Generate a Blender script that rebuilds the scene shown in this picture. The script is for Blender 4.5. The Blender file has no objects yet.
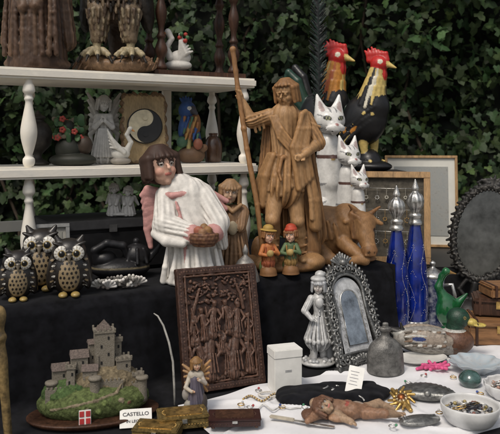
import bpy, bmesh, math, random
import numpy as np
from mathutils import Vector, Matrix, Euler
random.seed(7); rng=np.random.default_rng(7)
R=math.radians
scn=bpy.context.scene
# ------------------------------------------------------------------ materials
_m={}
def mk(name,col=None,rough=.5,metal=0.,var=.18,ns=60.,bump=0.,bs=250.,coat=0.,crev=0.,col2=None,stretch=(1,1,1),trans=0.,spec=.5,sheen=0.,rvar=0.,grain=0.):
    if name in _m: return _m[name]
    m=bpy.data.materials.new(name); m.use_nodes=True; nt=m.node_tree; N=nt.nodes; L=nt.links
    b=N['Principled BSDF']
    g=N.new('ShaderNodeNewGeometry'); mp=N.new('ShaderNodeMapping'); mp.inputs['Scale'].default_value=stretch
    L.new(g.outputs['Position'],mp.inputs['Vector'])
    nz=N.new('ShaderNodeTexNoise'); nz.inputs['Scale'].default_value=ns; nz.inputs['Detail'].default_value=6; nz.inputs['Roughness'].default_value=.65
    L.new(mp.outputs[0],nz.inputs['Vector'])
    if col is None:
        a=N.new('ShaderNodeAttribute'); a.attribute_name='Col'; src=a.outputs['Color']
    else:
        a=N.new('ShaderNodeRGB'); a.outputs[0].default_value=(*col,1); src=a.outputs[0]
    if col2 is not None:
        cr=N.new('ShaderNodeValToRGB'); cr.color_ramp.elements[0].position=.4; cr.color_ramp.elements[1].position=.6
        L.new(nz.outputs[0],cr.inputs[0])
        mx=N.new('ShaderNodeMixRGB'); L.new(cr.outputs[0],mx.inputs[0]); L.new(src,mx.inputs[1]); mx.inputs[2].default_value=(*col2,1); src=mx.outputs[0]
    mr=N.new('ShaderNodeMapRange'); mr.inputs[1].default_value=.3; mr.inputs[2].default_value=.7; mr.inputs[3].default_value=1-var*1.6; mr.inputs[4].default_value=1+var
    L.new(nz.outputs[0],mr.inputs[0])
    mul=N.new('ShaderNodeVectorMath'); mul.operation='SCALE'; L.new(src,mul.inputs[0]); L.new(mr.outputs[0],mul.inputs['Scale']); out=mul.outputs[0]
    gh=None
    if grain>0:
        m3=N.new('ShaderNodeMapping'); m3.inputs['Scale'].default_value=(1,1,.05); m3.inputs['Rotation'].default_value=(.06,.08,0)
        L.new(g.outputs['Position'],m3.inputs['Vector'])
        n3=N.new('ShaderNodeTexNoise'); n3.inputs['Scale'].default_value=420; n3.inputs['Detail'].default_value=4; n3.inputs['Distortion'].default_value=.6
        L.new(m3.outputs[0],n3.inputs['Vector']); gh=n3.outputs[0]
        m4=N.new('ShaderNodeMapRange'); m4.inputs[1].default_value=.32; m4.inputs[2].default_value=.62; m4.inputs[3].default_value=1-grain; m4.inputs[4].default_value=1.08
        L.new(gh,m4.inputs[0]); s4=N.new('ShaderNodeVectorMath'); s4.operation='SCALE'; L.new(out,s4.inputs[0]); L.new(m4.outputs[0],s4.inputs['Scale']); out=s4.outputs[0]
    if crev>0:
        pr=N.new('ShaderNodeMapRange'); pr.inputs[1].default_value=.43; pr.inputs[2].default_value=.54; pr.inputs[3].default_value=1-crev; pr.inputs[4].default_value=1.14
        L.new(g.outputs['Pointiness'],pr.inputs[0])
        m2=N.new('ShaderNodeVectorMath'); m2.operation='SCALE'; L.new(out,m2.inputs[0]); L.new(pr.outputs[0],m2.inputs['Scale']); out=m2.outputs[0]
    L.new(out,b.inputs['Base Color'])
    if rvar>0:
        rr=N.new('ShaderNodeMapRange'); rr.inputs[1].default_value=.3; rr.inputs[2].default_value=.7; rr.inputs[3].default_value=max(0.02,rough-rvar); rr.inputs[4].default_value=min(1,rough+rvar)
        L.new(nz.outputs[0],rr.inputs[0]); L.new(rr.outputs[0],b.inputs['Roughness'])
    else: b.inputs['Roughness'].default_value=rough
    b.inputs['Metallic'].default_value=metal
    b.inputs['Coat Weight'].default_value=coat; b.inputs['Coat Roughness'].default_value=.12
    b.inputs['Transmission Weight'].default_value=trans; b.inputs['Specular IOR Level'].default_value=spec
    b.inputs['Sheen Weight'].default_value=sheen
    if bump>0:
        n2=N.new('ShaderNodeTexNoise'); n2.inputs['Scale'].default_value=bs; n2.inputs['Detail'].default_value=5
        L.new(mp.outputs[0],n2.inputs['Vector'])
        bp=N.new('ShaderNodeBump'); bp.inputs['Strength'].default_value=bump; bp.inputs['Distance'].default_value=.002
        L.new(n2.outputs[0],bp.inputs['Height']); L.new(bp.outputs[0],b.inputs['Normal'])
        if gh is not None:
            b2=N.new('ShaderNodeBump'); b2.inputs['Strength'].default_value=.2; b2.inputs['Distance'].default_value=.001
            L.new(gh,b2.inputs['Height']); L.new(bp.outputs[0],b2.inputs['Normal']); L.new(b2.outputs[0],b.inputs['Normal'])
    _m[name]=m; return m
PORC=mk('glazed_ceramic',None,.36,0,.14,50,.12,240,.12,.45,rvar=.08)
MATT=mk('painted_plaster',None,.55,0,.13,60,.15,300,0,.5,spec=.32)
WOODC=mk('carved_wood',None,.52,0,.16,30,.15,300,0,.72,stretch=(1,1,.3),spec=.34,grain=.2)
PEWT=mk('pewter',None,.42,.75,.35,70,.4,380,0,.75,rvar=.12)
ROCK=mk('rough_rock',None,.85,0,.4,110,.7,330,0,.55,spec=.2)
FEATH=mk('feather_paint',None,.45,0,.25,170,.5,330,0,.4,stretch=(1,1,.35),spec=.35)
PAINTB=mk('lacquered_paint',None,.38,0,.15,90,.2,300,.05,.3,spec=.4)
WHITEP=mk('white_paint',(.76,.73,.66),.5,0,.14,14,.2,140,0,.3,col2=(.68,.64,.56))
BLACK=mk('black_lacquer',(.012,.012,.013),.45,0,.3,40,.1,200,spec=.3)
VELV=mk('black_cloth',(.0080,.0083,.0105),.95,0,.5,30,.6,900,sheen=.04,spec=.12)
DKWOOD=mk('dark_wood',(.060,.027,.015),.5,0,.4,60,.3,200,0,.3,stretch=(1,1,.15),grain=.4,spec=.35)
MIDWOOD=mk('mid_wood',(.20,.10,.042),.5,0,.35,60,.3,200,0,.2,stretch=(.15,1,1),spec=.35)
LTWOOD=mk('light_wood',(.36,.22,.10),.55,0,.3,60,.25,200,0,.2,stretch=(1,1,.15),grain=.25)
SILV=mk('silver_metal',(.58,.57,.54),.33,.9,.3,80,.2,320,0,.6,rvar=.12)
GOLD=mk('brass_metal',(.58,.38,.13),.33,.9,.35,70,.15,300,0,.5,rvar=.12)
CLOTH=mk('white_cloth',(.74,.74,.755),.92,0,.08,9,.4,1400,sheen=.1,spec=.15)
BLUEG=mk('cobalt_glass',(.005,.019,.20),.10,0,.35,25,0,10,.7,0)
MIRR=mk('mirror_glass',(.50,.52,.54),.10,1,.4,30,0,10)
PAPER=mk('paper',(.74,.73,.69),.8,0,.06,40)
INK=mk('ink',(.02,.02,.03),.7,0,.1,40)
# ------------------------------------------------------------------ mesh helpers
def link(o,parent=None,loc=(0,0,0),rot=(0,0,0)):
    scn.collection.objects.link(o); o.location=loc; o.rotation_euler=rot
    if parent: o.parent=parent
    return o
def mesh(name,V,F,mat,parent=None,loc=(0,0,0),rot=(0,0,0),smooth=True,cols=None):
    me=bpy.data.meshes.new(name)
    me.from_pydata([tuple(map(float,v)) for v in V] if not isinstance(V,np.ndarray) else V.tolist(),[],F if not isinstance(F,np.ndarray) else F.tolist())
    me.polygons.foreach_set('use_smooth',[smooth]*len(me.polygons))
    if cols is not None:
        at=me.color_attributes.new('Col','FLOAT_COLOR','POINT')
        c4=np.ones((len(me.vertices),4),dtype=np.float32); c4[:,:3]=cols
        at.data.foreach_set('color',c4.ravel())
    me.materials.append(mat); me.update()
    return link(bpy.data.objects.new(name,me),parent,loc,rot)
def grp(name,loc,rot=(0,0,0),s=1.0):
    e=bpy.data.objects.new(name,None); e.empty_display_size=.05
    link(e,None,loc,rot); e.scale=(s,s,s); return e
def box(name,size,loc,mat,parent=None,rot=(0,0,0),bev=None):
    bm=bmesh.new(); bmesh.ops.create_cube(bm,size=1)
    bmesh.ops.scale(bm,vec=size,verts=bm.verts)
    bv=bev if bev is not None else min(size)*.08
    if bv>0: bmesh.ops.bevel(bm,geom=bm.edges[:],offset=bv,segments=2,affect='EDGES')
    me=bpy.data.meshes.new(name); bm.to_mesh(me); bm.free(); me.materials.append(mat)
    return link(bpy.data.objects.new(name,me),parent,loc,rot)
def lathe(name,prof,mat,parent=None,loc=(0,0,0),rot=(0,0,0),n=40,sc=(1,1,1),flute=None):
    V=[];F=[]
    for (r,z) in prof:
        for i in range(n):
            a=2*math.pi*i/n; rr=r*(1+(flute[1]*math.cos(flute[0]*a) if flute else 0))
            V.append((rr*math.cos(a)*sc[0],rr*math.sin(a)*sc[1],z*sc[2]))
    for j in range(len(prof)-1):
        for i in range(n):
            F.append((j*n+i,j*n+(i+1)%n,(j+1)*n+(i+1)%n,(j+1)*n+i))
    F.append(tuple(range(n-1,-1,-1))); F.append(tuple(range((len(prof)-1)*n,len(prof)*n)))
    return mesh(name,V,F,mat,parent,loc,rot)
def sm(prof,k=4):
    P=[prof[0]]+list(prof)+[prof[-1]]; out=[]
    for i in range(1,len(P)-2):
        for t in range(k):
            t=t/k; o=[]
            for c in (0,1):
                a,b,d,e=P[i-1][c],P[i][c],P[i+1][c],P[i+2][c]
                o.append(.5*(2*b+(d-a)*t+(2*a-5*b+4*d-e)*t*t+(-a+3*b-3*d+e)*t**3))
            out.append((max(o[0],.0001),o[1]))
    out.append(prof[-1]); return out
def tube(name,pts,rad,mat,parent=None,loc=(0,0,0),rot=(0,0,0),n=10,closed=False):
    pts=[Vector(p) for p in pts]; m=len(pts); V=[];F=[]
    if not hasattr(rad,'__len__'): rad=[rad]*m
    prev=None
    for i,p in enumerate(pts):
        t=(pts[(i+1)%m]-pts[i-1]) if closed else (pts[min(i+1,m-1)]-pts[max(i-1,0)])
        t.normalize()
        a=prev if prev is not None else (Vector((0,0,1)) if abs(t.z)<.9 else Vector((1,0,0)))
        a=(a-t*a.dot(t)).normalized(); prev=a; b=t.cross(a)
        for k in range(n):
            an=2*math.pi*k/n; V.append(p+rad[i]*(math.cos(an)*a+math.sin(an)*b))
    for i in range(m if closed else m-1):
        for k in range(n):
            j=(i+1)%m; F.append((i*n+k,i*n+(k+1)%n,j*n+(k+1)%n,j*n+k))
    if not closed: F.append(tuple(range(n-1,-1,-1))); F.append(tuple(range((m-1)*n,m*n)))
    return mesh(name,V,F,mat,parent,loc,rot)
_ico=None
def ico():
    global _ico
    if _ico is None:
        bm=bmesh.new(); bmesh.ops.create_icosphere(bm,subdivisions=2,radius=1)
        _ico=(np.array([v.co[:] for v in bm.verts]),[[v.index for v in f.verts] for f in bm.faces]); bm.free()
    return _ico
def beads(name,pts,rads,cols,mat,parent=None,loc=(0,0,0),rot=(0,0,0)):
    V0,F0=ico(); V=[];F=[];Cc=[];o=0
    for i,p in enumerate(pts):
        r=rads[i] if hasattr(rads,'__len__') else rads
        c=cols[i] if isinstance(cols,list) else cols
        V.append(V0*r+np.array(p)); F+= [[a+o for a in f] for f in F0]; Cc.append(np.tile(c,(len(V0),1))); o+=len(V0)
    return mesh(name,np.concatenate(V),F,mat,parent,loc,rot,cols=np.concatenate(Cc))
def prism(name,w,d,h,loc,mat,parent,rot=(0,0,0)):
    V=[(-w/2,-d/2,0),(w/2,-d/2,0),(w/2,d/2,0),(-w/2,d/2,0),(-w/2,0,h),(w/2,0,h)]
    return mesh(name,V,[(0,3,2,1),(0,1,5,4),(2,3,4,5),(0,4,3),(1,2,5)],mat,parent,loc,rot,smooth=False)
def pyramid(name,w,d,h,loc,mat,parent):
    V=[(-w/2,-d/2,0),(w/2,-d/2,0),(w/2,d/2,0),(-w/2,d/2,0),(0,0,h)]
    return mesh(name,V,[(0,3,2,1),(0,1,4),(1,2,4),(2,3,4),(3,0,4)],mat,parent,loc,smooth=False)
# ------------------------------------------------------------------ sculpting (signed distance + surface nets)
def A(*v): return np.array(v,dtype=np.float32)
def rotm(r): return np.array(Euler(tuple(R(a) for a in r)).to_matrix(),dtype=np.float32) if r is not None else None
def E(x,y,z,a,b,c,col,r=None): return dict(t='E',c=A(x,y,z),r=A(a,b,c),R=rotm(r),col=col)
def S(p,r,col): return dict(t='E',c=A(*p),r=A(r,r,r),R=None,col=col)
def P(x,y,z,a,b,c,col,r=None): d=E(x,y,z,a,b,c,col,r); d['t']='P'; return d
def PS(p,r,col): return P(*p,r,r,r,col)
def X(x,y,z,a,b,c,col,r=None): d=E(x,y,z,a,b,c,col,r); d['t']='X'; return d
def C(p,q,r0,r1,col,fold=None): return dict(t='C',a=A(*p),b=A(*q),r0=r0,r1=r1,col=col,fold=fold)
def T(pts,rads,col):
    if not hasattr(rads,'__len__'): rads=[rads]*len(pts)
    return [C(pts[i],pts[i+1],rads[i],rads[i+1],col) for i in range(len(pts)-1)]
def B(x,y,z,a,b,c,col,r=None,rd=1.): return dict(t='B',c=A(x,y,z),h=A(a,b,c),R=rotm(r),col=col,rd=rd)
def sdf(p,q):
    t=q['t']
    if t in 'EPX':
        v=p-q['c']
        if q['R'] is not None: v=v@q['R']
        w=v/q['r']; k0=np.sqrt((w*w).sum(-1)); w=w/q['r']; k1=np.sqrt((w*w).sum(-1))+1e-6
        return k0*(k0-1)/k1
    if t=='C':
        ab=q['b']-q['a']; L2=float((ab*ab).sum())+1e-9; pa=p-q['a']; h=np.clip((pa@ab)/L2,0,1)
        d=pa-h[...,None]*ab; dist=np.sqrt((d*d).sum(-1)); rr=q['r0']+(q['r1']-q['r0'])*h
        if q['fold']:
            n,amp=q['fold'][:2]; ax=ab/math.sqrt(L2); e=A(1,0,0) if abs(ax[0])<.8 else A(0,1,0)
            e=e-ax*float(e@ax); e/=np.linalg.norm(e); g=np.cross(ax,e)
            an=np.arctan2(d@g,d@e); cc=np.cos(n*an+1.6*np.sin(2*an+h)+h*1.8); rr=rr+amp*(np.abs(cc)*1.6-.8+.3*np.cos(n*2.7*an+3*h))*(.25+.75*h)
        return dist-rr
    v=p-q['c']
    if q['R'] is not None: v=v@q['R']
    w=np.abs(v)-q['h']+q['rd']
    return np.sqrt((np.maximum(w,0)**2).sum(-1))+np.minimum(w.max(-1),0)-q['rd']
def bb(q):
    t=q['t']
    if t in 'EPX': r=q['r'] if q['R'] is None else A(1,1,1)*q['r'].max(); return q['c']-r,q['c']+r
    if t=='C':
        m=max(q['r0'],q['r1'])+(q['fold'][1]*1.2 if q['fold'] else 0); return np.minimum(q['a'],q['b'])-m,np.maximum(q['a'],q['b'])+m
    r=q['h'] if q['R'] is None else A(1,1,1)*float(np.linalg.norm(q['h'])); return q['c']-r,q['c']+r
def pn(p,f):
    x,y,z=p[...,0]*f,p[...,1]*f,p[...,2]*f
    return (np.sin(x+1.7*np.sin(y*1.3+z))+np.sin(y*1.1+1.9*np.sin(z*.9+x*.7))+np.sin(z*1.2+1.5*np.sin(x*1.1-y)))/3
def flat(pr):
    o=[]
    for q in pr:
        if isinstance(q,dict): o.append(q)
        else: o+=flat(q)
    return o
def sculpt(name,prims,vox,s,loc=(0,0,0),rot=(0,0,0),mat=None,k=1.5,parent=None,amp=0,freq=.3,zcut=True):
    prims=flat(prims)
    geo=[q for q in prims if q['t'] in 'ECB']
    lo=np.min([bb(q)[0] for q in geo],0)-3*vox-amp; hi=np.max([bb(q)[1] for q in geo],0)+3*vox+amp
    n=np.ceil((hi-lo)/vox).astype(int)+1
    f=np.full(n,1e3,dtype=np.float32); mg=k+amp+2.5*vox
    for q in prims:
        if q['t']=='P': continue
        a,b=bb(q); i0=np.maximum(((a-mg-lo)/vox).astype(int),0); i1=np.minimum(((b+mg-lo)/vox).astype(int)+2,n)
        if (i1<=i0).any(): continue
        ax=[lo[i]+vox*np.arange(i0[i],i1[i],dtype=np.float32) for i in range(3)]
        p=np.stack(np.meshgrid(*ax,indexing='ij'),-1).astype(np.float32)
        d=sdf(p,q); sl=tuple(slice(i0[i],i1[i]) for i in range(3)); g=f[sl]
        if q['t']=='X': f[sl]=np.maximum(g,-d)
        else:
            h=np.maximum(k-np.abs(g-d),0)/k; f[sl]=np.minimum(g,d)-h*h*k*.25
    if amp>0:
        ax=[lo[i]+vox*np.arange(n[i],dtype=np.float32) for i in range(3)]
        p=np.stack(np.meshgrid(*ax,indexing='ij'),-1)
        f=f+amp*(pn(p,freq)+.5*pn(p,freq*2.3))
    if zcut:
        zz=(lo[2]+vox*np.arange(n[2])); f=np.maximum(f,(-zz)[None,None,:].astype(np.float32))
    f[0]=f[-1]=1; f[:,0]=f[:,-1]=1; f[:,:,0]=f[:,:,-1]=1
    ins=f<0
    cnt=np.zeros(np.array(ins.shape)-1,dtype=np.int8)
    for dx in (0,1):
        for dy in (0,1):
            for dz in (0,1): cnt+=ins[dx:n[0]-1+dx,dy:n[1]-1+dy,dz:n[2]-1+dz]
    act=(cnt>0)&(cnt<8); idx=np.argwhere(act); vid=np.full(act.shape,-1,dtype=np.int64); vid[act]=np.arange(len(idx))
    acc=np.zeros((len(idx),3)); w=np.zeros(len(idx))
    cs=[(a,b,c) for a in (0,1) for b in (0,1) for c in (0,1)]
    for c0 in cs:
        for axx in range(3):
            if c0[axx]: continue
            c1=list(c0); c1[axx]=1
            i0=idx+np.array(c0); i1=idx+np.array(c1)
            f0=f[i0[:,0],i0[:,1],i0[:,2]]; f1=f[i1[:,0],i1[:,1],i1[:,2]]
            cr=(f0<0)!=(f1<0); t=np.where(cr,f0/(f0-f1+1e-12),0)
            pt=np.array(c0,dtype=float)[None,:].repeat(len(idx),0); pt[:,axx]+=t
            acc[cr]+=pt[cr]; w[cr]+=1
    V=(idx+acc/w[:,None])*vox+lo
    Fs=[]
    for axx in range(3):
        sl0=[slice(1,-1)]*3; sl1=[slice(1,-1)]*3; sl0[axx]=slice(0,-1); sl1[axx]=slice(1,None)
        a=ins[tuple(sl0)]; b=ins[tuple(sl1)]
        u,v=[(1,2),(2,0),(0,1)][axx]
        for sgn in (0,1):
            e=np.argwhere((a&~b) if sgn==0 else (~a&b))
            off=np.ones(3,int); off[axx]=0; e=e+off
            def vv(du,dv):
                q=e.copy(); q[:,u]-=du; q[:,v]-=dv; return vid[q[:,0],q[:,1],q[:,2]]
            qd=np.stack([vv(1,1),vv(0,1),vv(0,0),vv(1,0)],1)
            if sgn==1: qd=qd[:,::-1]
            Fs.append(qd)
    Fc=np.concatenate(Fs); Fc=Fc[(Fc>=0).all(1)]
    best=np.full(len(V),1e9); col=np.zeros((len(V),3)); V32=V.astype(np.float32)
    for q in geo:
        d=sdf(V32,q); m=d<best; best[m]=d[m]; col[m]=q['col']
    for q in prims:
        if q['t']=='P': d=sdf(V32,q); col[d<0]=q['col']
    return mesh(name,V*s,Fc,mat or PORC,parent,loc,rot,cols=col)
def nrm(v): v=np.array(v,float); return v/np.linalg.norm(v)
def head(c,Rd,f,up,skin,hair,eye=(.03,.02,.015),white=(.5,.45,.4),lip=(.38,.13,.10),hairs=1,beard=None,cheek=None,low=-.35,sr=.2,ns=13,eyes=1.,fr=.42,carved=False):
    c=np.array(c,float); f=nrm(f); r=nrm(np.cross(f,up)); u=np.cross(r,f)
    at=lambda a,b,d: c+Rd*(a*r+b*u+d*f)
    o=[C(at(0,.15,-.02),at(0,-.42,.18),.88*Rd,.58*Rd,skin),C(at(0,.06,.86),at(0,-.16,1.0),.06*Rd,.115*Rd,skin),
       S(at(.33,-.27,.47),.28*Rd,cheek or skin),S(at(-.33,-.27,.47),.28*Rd,cheek or skin),S(at(0,-.84,.48),.19*Rd,skin),
       C(at(-.12,-.47,.75),at(.12,-.47,.75),.06*Rd,.06*Rd,lip)]
    for sg in (-1,1):
        o+=[S(at(sg*.9,-.08,0),.18*Rd,skin)]
        if carved: o+=[X(*at(sg*.34,.06,.92),.15*Rd,.15*Rd,.10*Rd,skin),S(at(sg*.33,.05,.72),.13*Rd,skin),C(at(sg*.14,.24,.84),at(sg*.52,.2,.68),.07*Rd,.05*Rd,skin)]
        else: o+=[PS(at(sg*.34,.06,.80),.15*Rd*eyes,white),PS(at(sg*.34,.05,.82),.115*Rd*eyes,eye),C(at(sg*.18,.29,.80),at(sg*.5,.27,.66),.035*Rd,.03*Rd,hair),
                  C(at(sg*.2,.15,.80),at(sg*.48,.13,.69),.03*Rd,.03*Rd,eye)]
    if hairs:
        o+=[S(at(0,.3,-.2),.94*Rd,hair),S(at(0,-.02,-.38),.88*Rd,hair)]
        for i in range(ns):
            a=R(62+(236/(ns-1))*i); z=low+.08*math.sin(i*2.3)
            o+=T([at(.3*math.sin(a),1.08,.3*math.cos(a)-.1),at(.92*math.sin(a),.55,.85*math.cos(a)-.08),at((1.02+.05*math.sin(i*3))*math.sin(a),z,.92*math.cos(a)-.1)],[sr*Rd,sr*Rd,sr*.75*Rd],hair)
        if fr is not None:
            for i in range(6):
                a=R(-55+22*i); o+=T([at(.25*math.sin(a),1.08,.2*math.cos(a)),at(.8*math.sin(a),fr+.03*math.sin(i*3),.83*math.cos(a))],[sr*Rd,sr*.6*Rd],hair)
    if beard:
        o+=[C(at(0,-.75,.5),at(0,-1.2,.55),.36*Rd,.12*Rd,beard),C(at(-.65,-.3,.2),at(-.15,-.85,.45),.2*Rd,.26*Rd,beard),C(at(.65,-.3,.2),at(.15,-.85,.45),.2*Rd,.26*Rd,beard),
            C(at(0,-.34,.88),at(-.3,-.58,.7),.06*Rd,.05*Rd,beard),C(at(0,-.34,.88),at(.3,-.58,.7),.06*Rd,.05*Rd,beard)]
        for i in range(7): o+=T([at(-.45+.15*i,-.7,.66-.5*abs(i-3)*.1),at(-.32+.11*i,-1.0,.72-.04*abs(i-3)),at(-.16+.055*i,-1.32,.62)],[.08*Rd,.08*Rd,.04*Rd],beard)
    return o
def hand(c,d,nv,L,col):
    c=np.array(c,float); d=nrm(d); nv=nrm(nv-np.dot(nv,d)*d); sd=np.cross(d,nv); o=[C(c,c+d*L*.35,L*.17,L*.2,col)]
    for i,(k,ln) in enumerate(((-1.5,.8),(-.5,1),(.5,.95),(1.5,.75))):
        b=c+d*L*.42+sd*L*.12*k; m=b+d*L*.28*ln+nv*L*.04; e=m+d*L*.14*ln+nv*L*.2*ln
        o+=T([b,m,e],[L*.075,L*.07,L*.06],col)
    b=c+d*L*.1-sd*L*.18; o+=T([b,b-sd*L*.16+d*L*.15+nv*L*.08,b-sd*L*.12+d*L*.36+nv*L*.2],[L*.09,L*.08,L*.065],col)
    return o
# ------------------------------------------------------------------ camera / world / sun
H=1.35
cam=bpy.data.cameras.new('camera'); co=link(bpy.data.objects.new('camera',cam),None,(0,0,H),(R(90),0,0))
cam.sensor_width=36; cam.lens=36*687/500; cam.shift_y=-.154; cam.clip_end=500; cam.clip_start=.05
cam.dof.use_dof=True; cam.dof.focus_distance=1.85; cam.dof.aperture_fstop=9
scn.camera=co
w=bpy.data.worlds.new('World'); scn.world=w; w.use_nodes=True; nt=w.node_tree
sky=nt.nodes.new('ShaderNodeTexSky'); sky.sky_type='NISHITA'; sky.sun_disc=False
az=R(208); el=R(55)
sky.sun_elevation=el; sky.sun_rotation=az; sky.air_density=1.2; sky.dust_density=4
hs=nt.nodes.new('ShaderNodeHueSaturation'); hs.inputs['Saturation'].default_value=.38
nt.links.new(sky.outputs[0],hs.inputs['Color']); nt.links.new(hs.outputs[0],nt.nodes['Background'].inputs[0]); nt.nodes['Background'].inputs[1].default_value=.112
sd=bpy.data.lights.new('sun','SUN'); sd.energy=1.5; sd.angle=R(15); sd.color=(1,.90,.78)
so=link(bpy.data.objects.new('sun',sd),None,(0,0,5))
dv=Vector((math.sin(az)*math.cos(el),math.cos(az)*math.cos(el),math.sin(el)))
so.rotation_euler=dv.to_track_quat('Z','Y').to_euler(); sd.energy=1.8
scn.view_settings.view_transform='Standard'; scn.view_settings.look='None'; scn.view_settings.exposure=0
# ------------------------------------------------------------------ ground
GR=mk('gravel',(.12,.11,.095),.95,0,.4,30,.6,200)
mesh('ground',[(-60,-60,0),(60,-60,0),(60,60,0),(-60,60,0)],[(0,1,2,3)],GR)
# ------------------------------------------------------------------ ivy hedge
def hedge():
    g=grp('ivy_hedge',(0,4.3,0),(0,0,R(-4)))
    n=34000
    lx=[(0,0),(.30,-.22),(.52,.12),(.27,.30),(.30,.62),(.0,1.0),(-.30,.62),(-.27,.30),(-.52,.12),(-.30,-.22)]
    base=np.array([(0,.25,.0)]+[(a,b,-.10*abs(a)-.16*b*b) for a,b in lx])
    x=rng.uniform(-4.2,4.8,n); z=rng.uniform(.02,4.1,n)
    relief=.22*np.sin(x*2.1+1.3*np.sin(z*1.9))*np.sin(z*2.7+x)+.12*np.sin(x*6.3+z*4)*np.sin(z*5.1-x*2)+.06*np.sin(x*15+z*9)
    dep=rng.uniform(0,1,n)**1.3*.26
    y=-relief+dep
    size=rng.uniform(.035,.085,n)
    V=np.zeros((n,11,3)); cols=np.zeros((n,11,3))
    for i in range(n):
        e2=Matrix.Rotation(math.pi+rng.normal(0,.7),3,'Y'); e3=Matrix.Rotation(rng.normal(0,.6),3,'Z')
        m=np.array(e3@Matrix.Rotation(rng.normal(-.35,.5),3,'X')@e2@Matrix.Rotation(R(90),3,'X'))
        V[i]=(base*size[i])@m.T+(x[i],y[i],z[i])
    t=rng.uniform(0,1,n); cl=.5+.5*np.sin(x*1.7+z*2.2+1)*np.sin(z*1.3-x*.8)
    v=(.35+.75*t)*(.45+.7*cl)*(1-dep*2.4)  # shade put into leaf colour: whole hedge kept dark, deeper leaves darkest
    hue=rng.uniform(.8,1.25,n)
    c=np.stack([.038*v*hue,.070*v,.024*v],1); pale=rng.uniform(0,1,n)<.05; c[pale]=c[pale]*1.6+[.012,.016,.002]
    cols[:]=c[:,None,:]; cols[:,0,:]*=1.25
    F=[]
    for i in range(n):
        o=i*11
        for k in range(10): F.append((o,o+1+k,o+1+(k+1)%10))
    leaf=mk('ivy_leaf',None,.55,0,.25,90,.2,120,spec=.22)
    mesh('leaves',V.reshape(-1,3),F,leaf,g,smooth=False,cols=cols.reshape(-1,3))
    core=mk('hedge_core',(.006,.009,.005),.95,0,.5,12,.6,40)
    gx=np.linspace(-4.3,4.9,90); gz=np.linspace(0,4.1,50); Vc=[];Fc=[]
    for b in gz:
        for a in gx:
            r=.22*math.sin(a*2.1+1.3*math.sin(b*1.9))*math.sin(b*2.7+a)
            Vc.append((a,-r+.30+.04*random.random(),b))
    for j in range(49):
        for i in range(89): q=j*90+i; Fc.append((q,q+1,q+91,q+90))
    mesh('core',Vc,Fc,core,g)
    for i in range(40):
        x0=random.uniform(-4,4.6); pts=[(x0+.25*math.sin(t*.9+i)+random.uniform(-.03,.03),-.22*math.sin(x0*2.1+1.3*math.sin(t*.4*1.9))*math.sin(t*.4*2.7+x0)+.17,t*.4) for t in range(11)]
        tube('stem_%d'%i,pts,[.014*(1-t/14) for t in range(11)],mk('bark',(.05,.035,.022),.9,0,.3,40,.5,100),g,n=6)
hedge()
# ------------------------------------------------------------------ stall
ANG=R(28.8); cu,su=math.cos(ANG),math.sin(ANG)
def st(u,v): return (cu*u-su*v, 1.816+su*u+cu*v)
tb=grp('market_table',(*st(0,0),0),(0,0,ANG))
box('table_top',(2.6,1.5,.03),(.2,.18,.733),MIDWOOD,tb)
for i,(a,b) in enumerate(((-1.0,-.5),(1.4,-.5),(-1.0,.86),(1.4,.86))): box('leg_%d'%i,(.05,.05,.717),(a,b,.3585),MIDWOOD,tb)
for b in (-.5,.86): box('apron_%d'%(b>0),(2.34,.025,.09),(.2,b,.672),MIDWOOD,tb)
stp=grp('display_step',(*st(0,0),0),(0,0,ANG))
box('step_box',(1.42,.62,.215),(-.245,.325,.8585),MIDWOOD,stp)
def sheet(name,fn,nu,nv,mat,parent=None,loc=(0,0,0),rot=(0,0,0)):
    V=[fn(i/(nu-1),j/(nv-1)) for j in range(nv) for i in range(nu)]
    F=[(j*nu+i,j*nu+i+1,(j+1)*nu+i+1,(j+1)*nu+i) for j in range(nv-1) for i in range(nu-1)]
    return mesh(name,V,F,mat,parent,loc,rot)
def drape(a,b):
    u=-1.0+1.475*a
    L=b*1.46
    w=.006*math.sin(u*31+2*math.sin(u*7))+.004*math.sin(u*57)+.007*math.sin(u*13+1)
    if L<.62: v=.64-L; z=.982+.0015*math.sin(u*23+v*31)
    elif L<.65: t=(L-.62)/.03; v=.02-.02*math.sin(t*1.57)-.0; z=.982-.012*(1-math.cos(t*1.57))
    elif L<.86: t=(L-.65)/.21; v=-.006-.014*t-w*(t*1.6)-.004; z=.970-t*.205
    else: t=(L-.86)/.24; v=-.032-w*1.6-t*.23-.012*math.sin(u*9)*t; z=.7535+.006*max(0,1-t)**3*(.6+.4*math.sin(u*40))
    return (u,v,z)
sheet('black_drape_cloth',drape,260,190,VELV,None,(*st(0,0),0),(0,0,ANG))
def side(a,b):
    v=.64-.66*a; z=.982-.226*b; u=.475+.004+.008*b+.006*b*math.sin(v*45)
    return (u,v,z)
sheet('black_side_cloth',side,60,20,VELV,None,(*st(0,0),0),(0,0,ANG))
def wc(a,b):
    u=-.28+1.75*a; v0=-.165+.012*math.sin(u*8+1)
    if a>.40: v0=min(.62,v0+(a-.40)*9)
    v=-.60+(v0+.60)*b
    z=.7600+.0026*math.sin(u*17+v*9+2*math.sin(v*7))+.0018*math.sin(v*37-u*21)+.0013*math.sin(u*55+3*math.sin(v*19))
    rid=abs(math.sin((u*.8+v*1.3)*6.2+.6*math.sin(u*9))); z+=.006*max(0,.12-rid)/.12
    rid=abs(math.sin((u*1.5-v*.7)*4.2+.8*math.sin(v*11))); z+=.005*max(0,.1-rid)/.1
    if b<.02: z-=.25
    return (u,v,z)
sheet('white_tablecloth',wc,300,150,CLOTH,None,(*st(0,0),0),(0,0,ANG))
cr=grp('draped_crate',(.75,2.62,0)); box('crate',(.95,.62,.17),(0,0,.837),BLACK,cr,bev=.006)
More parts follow.
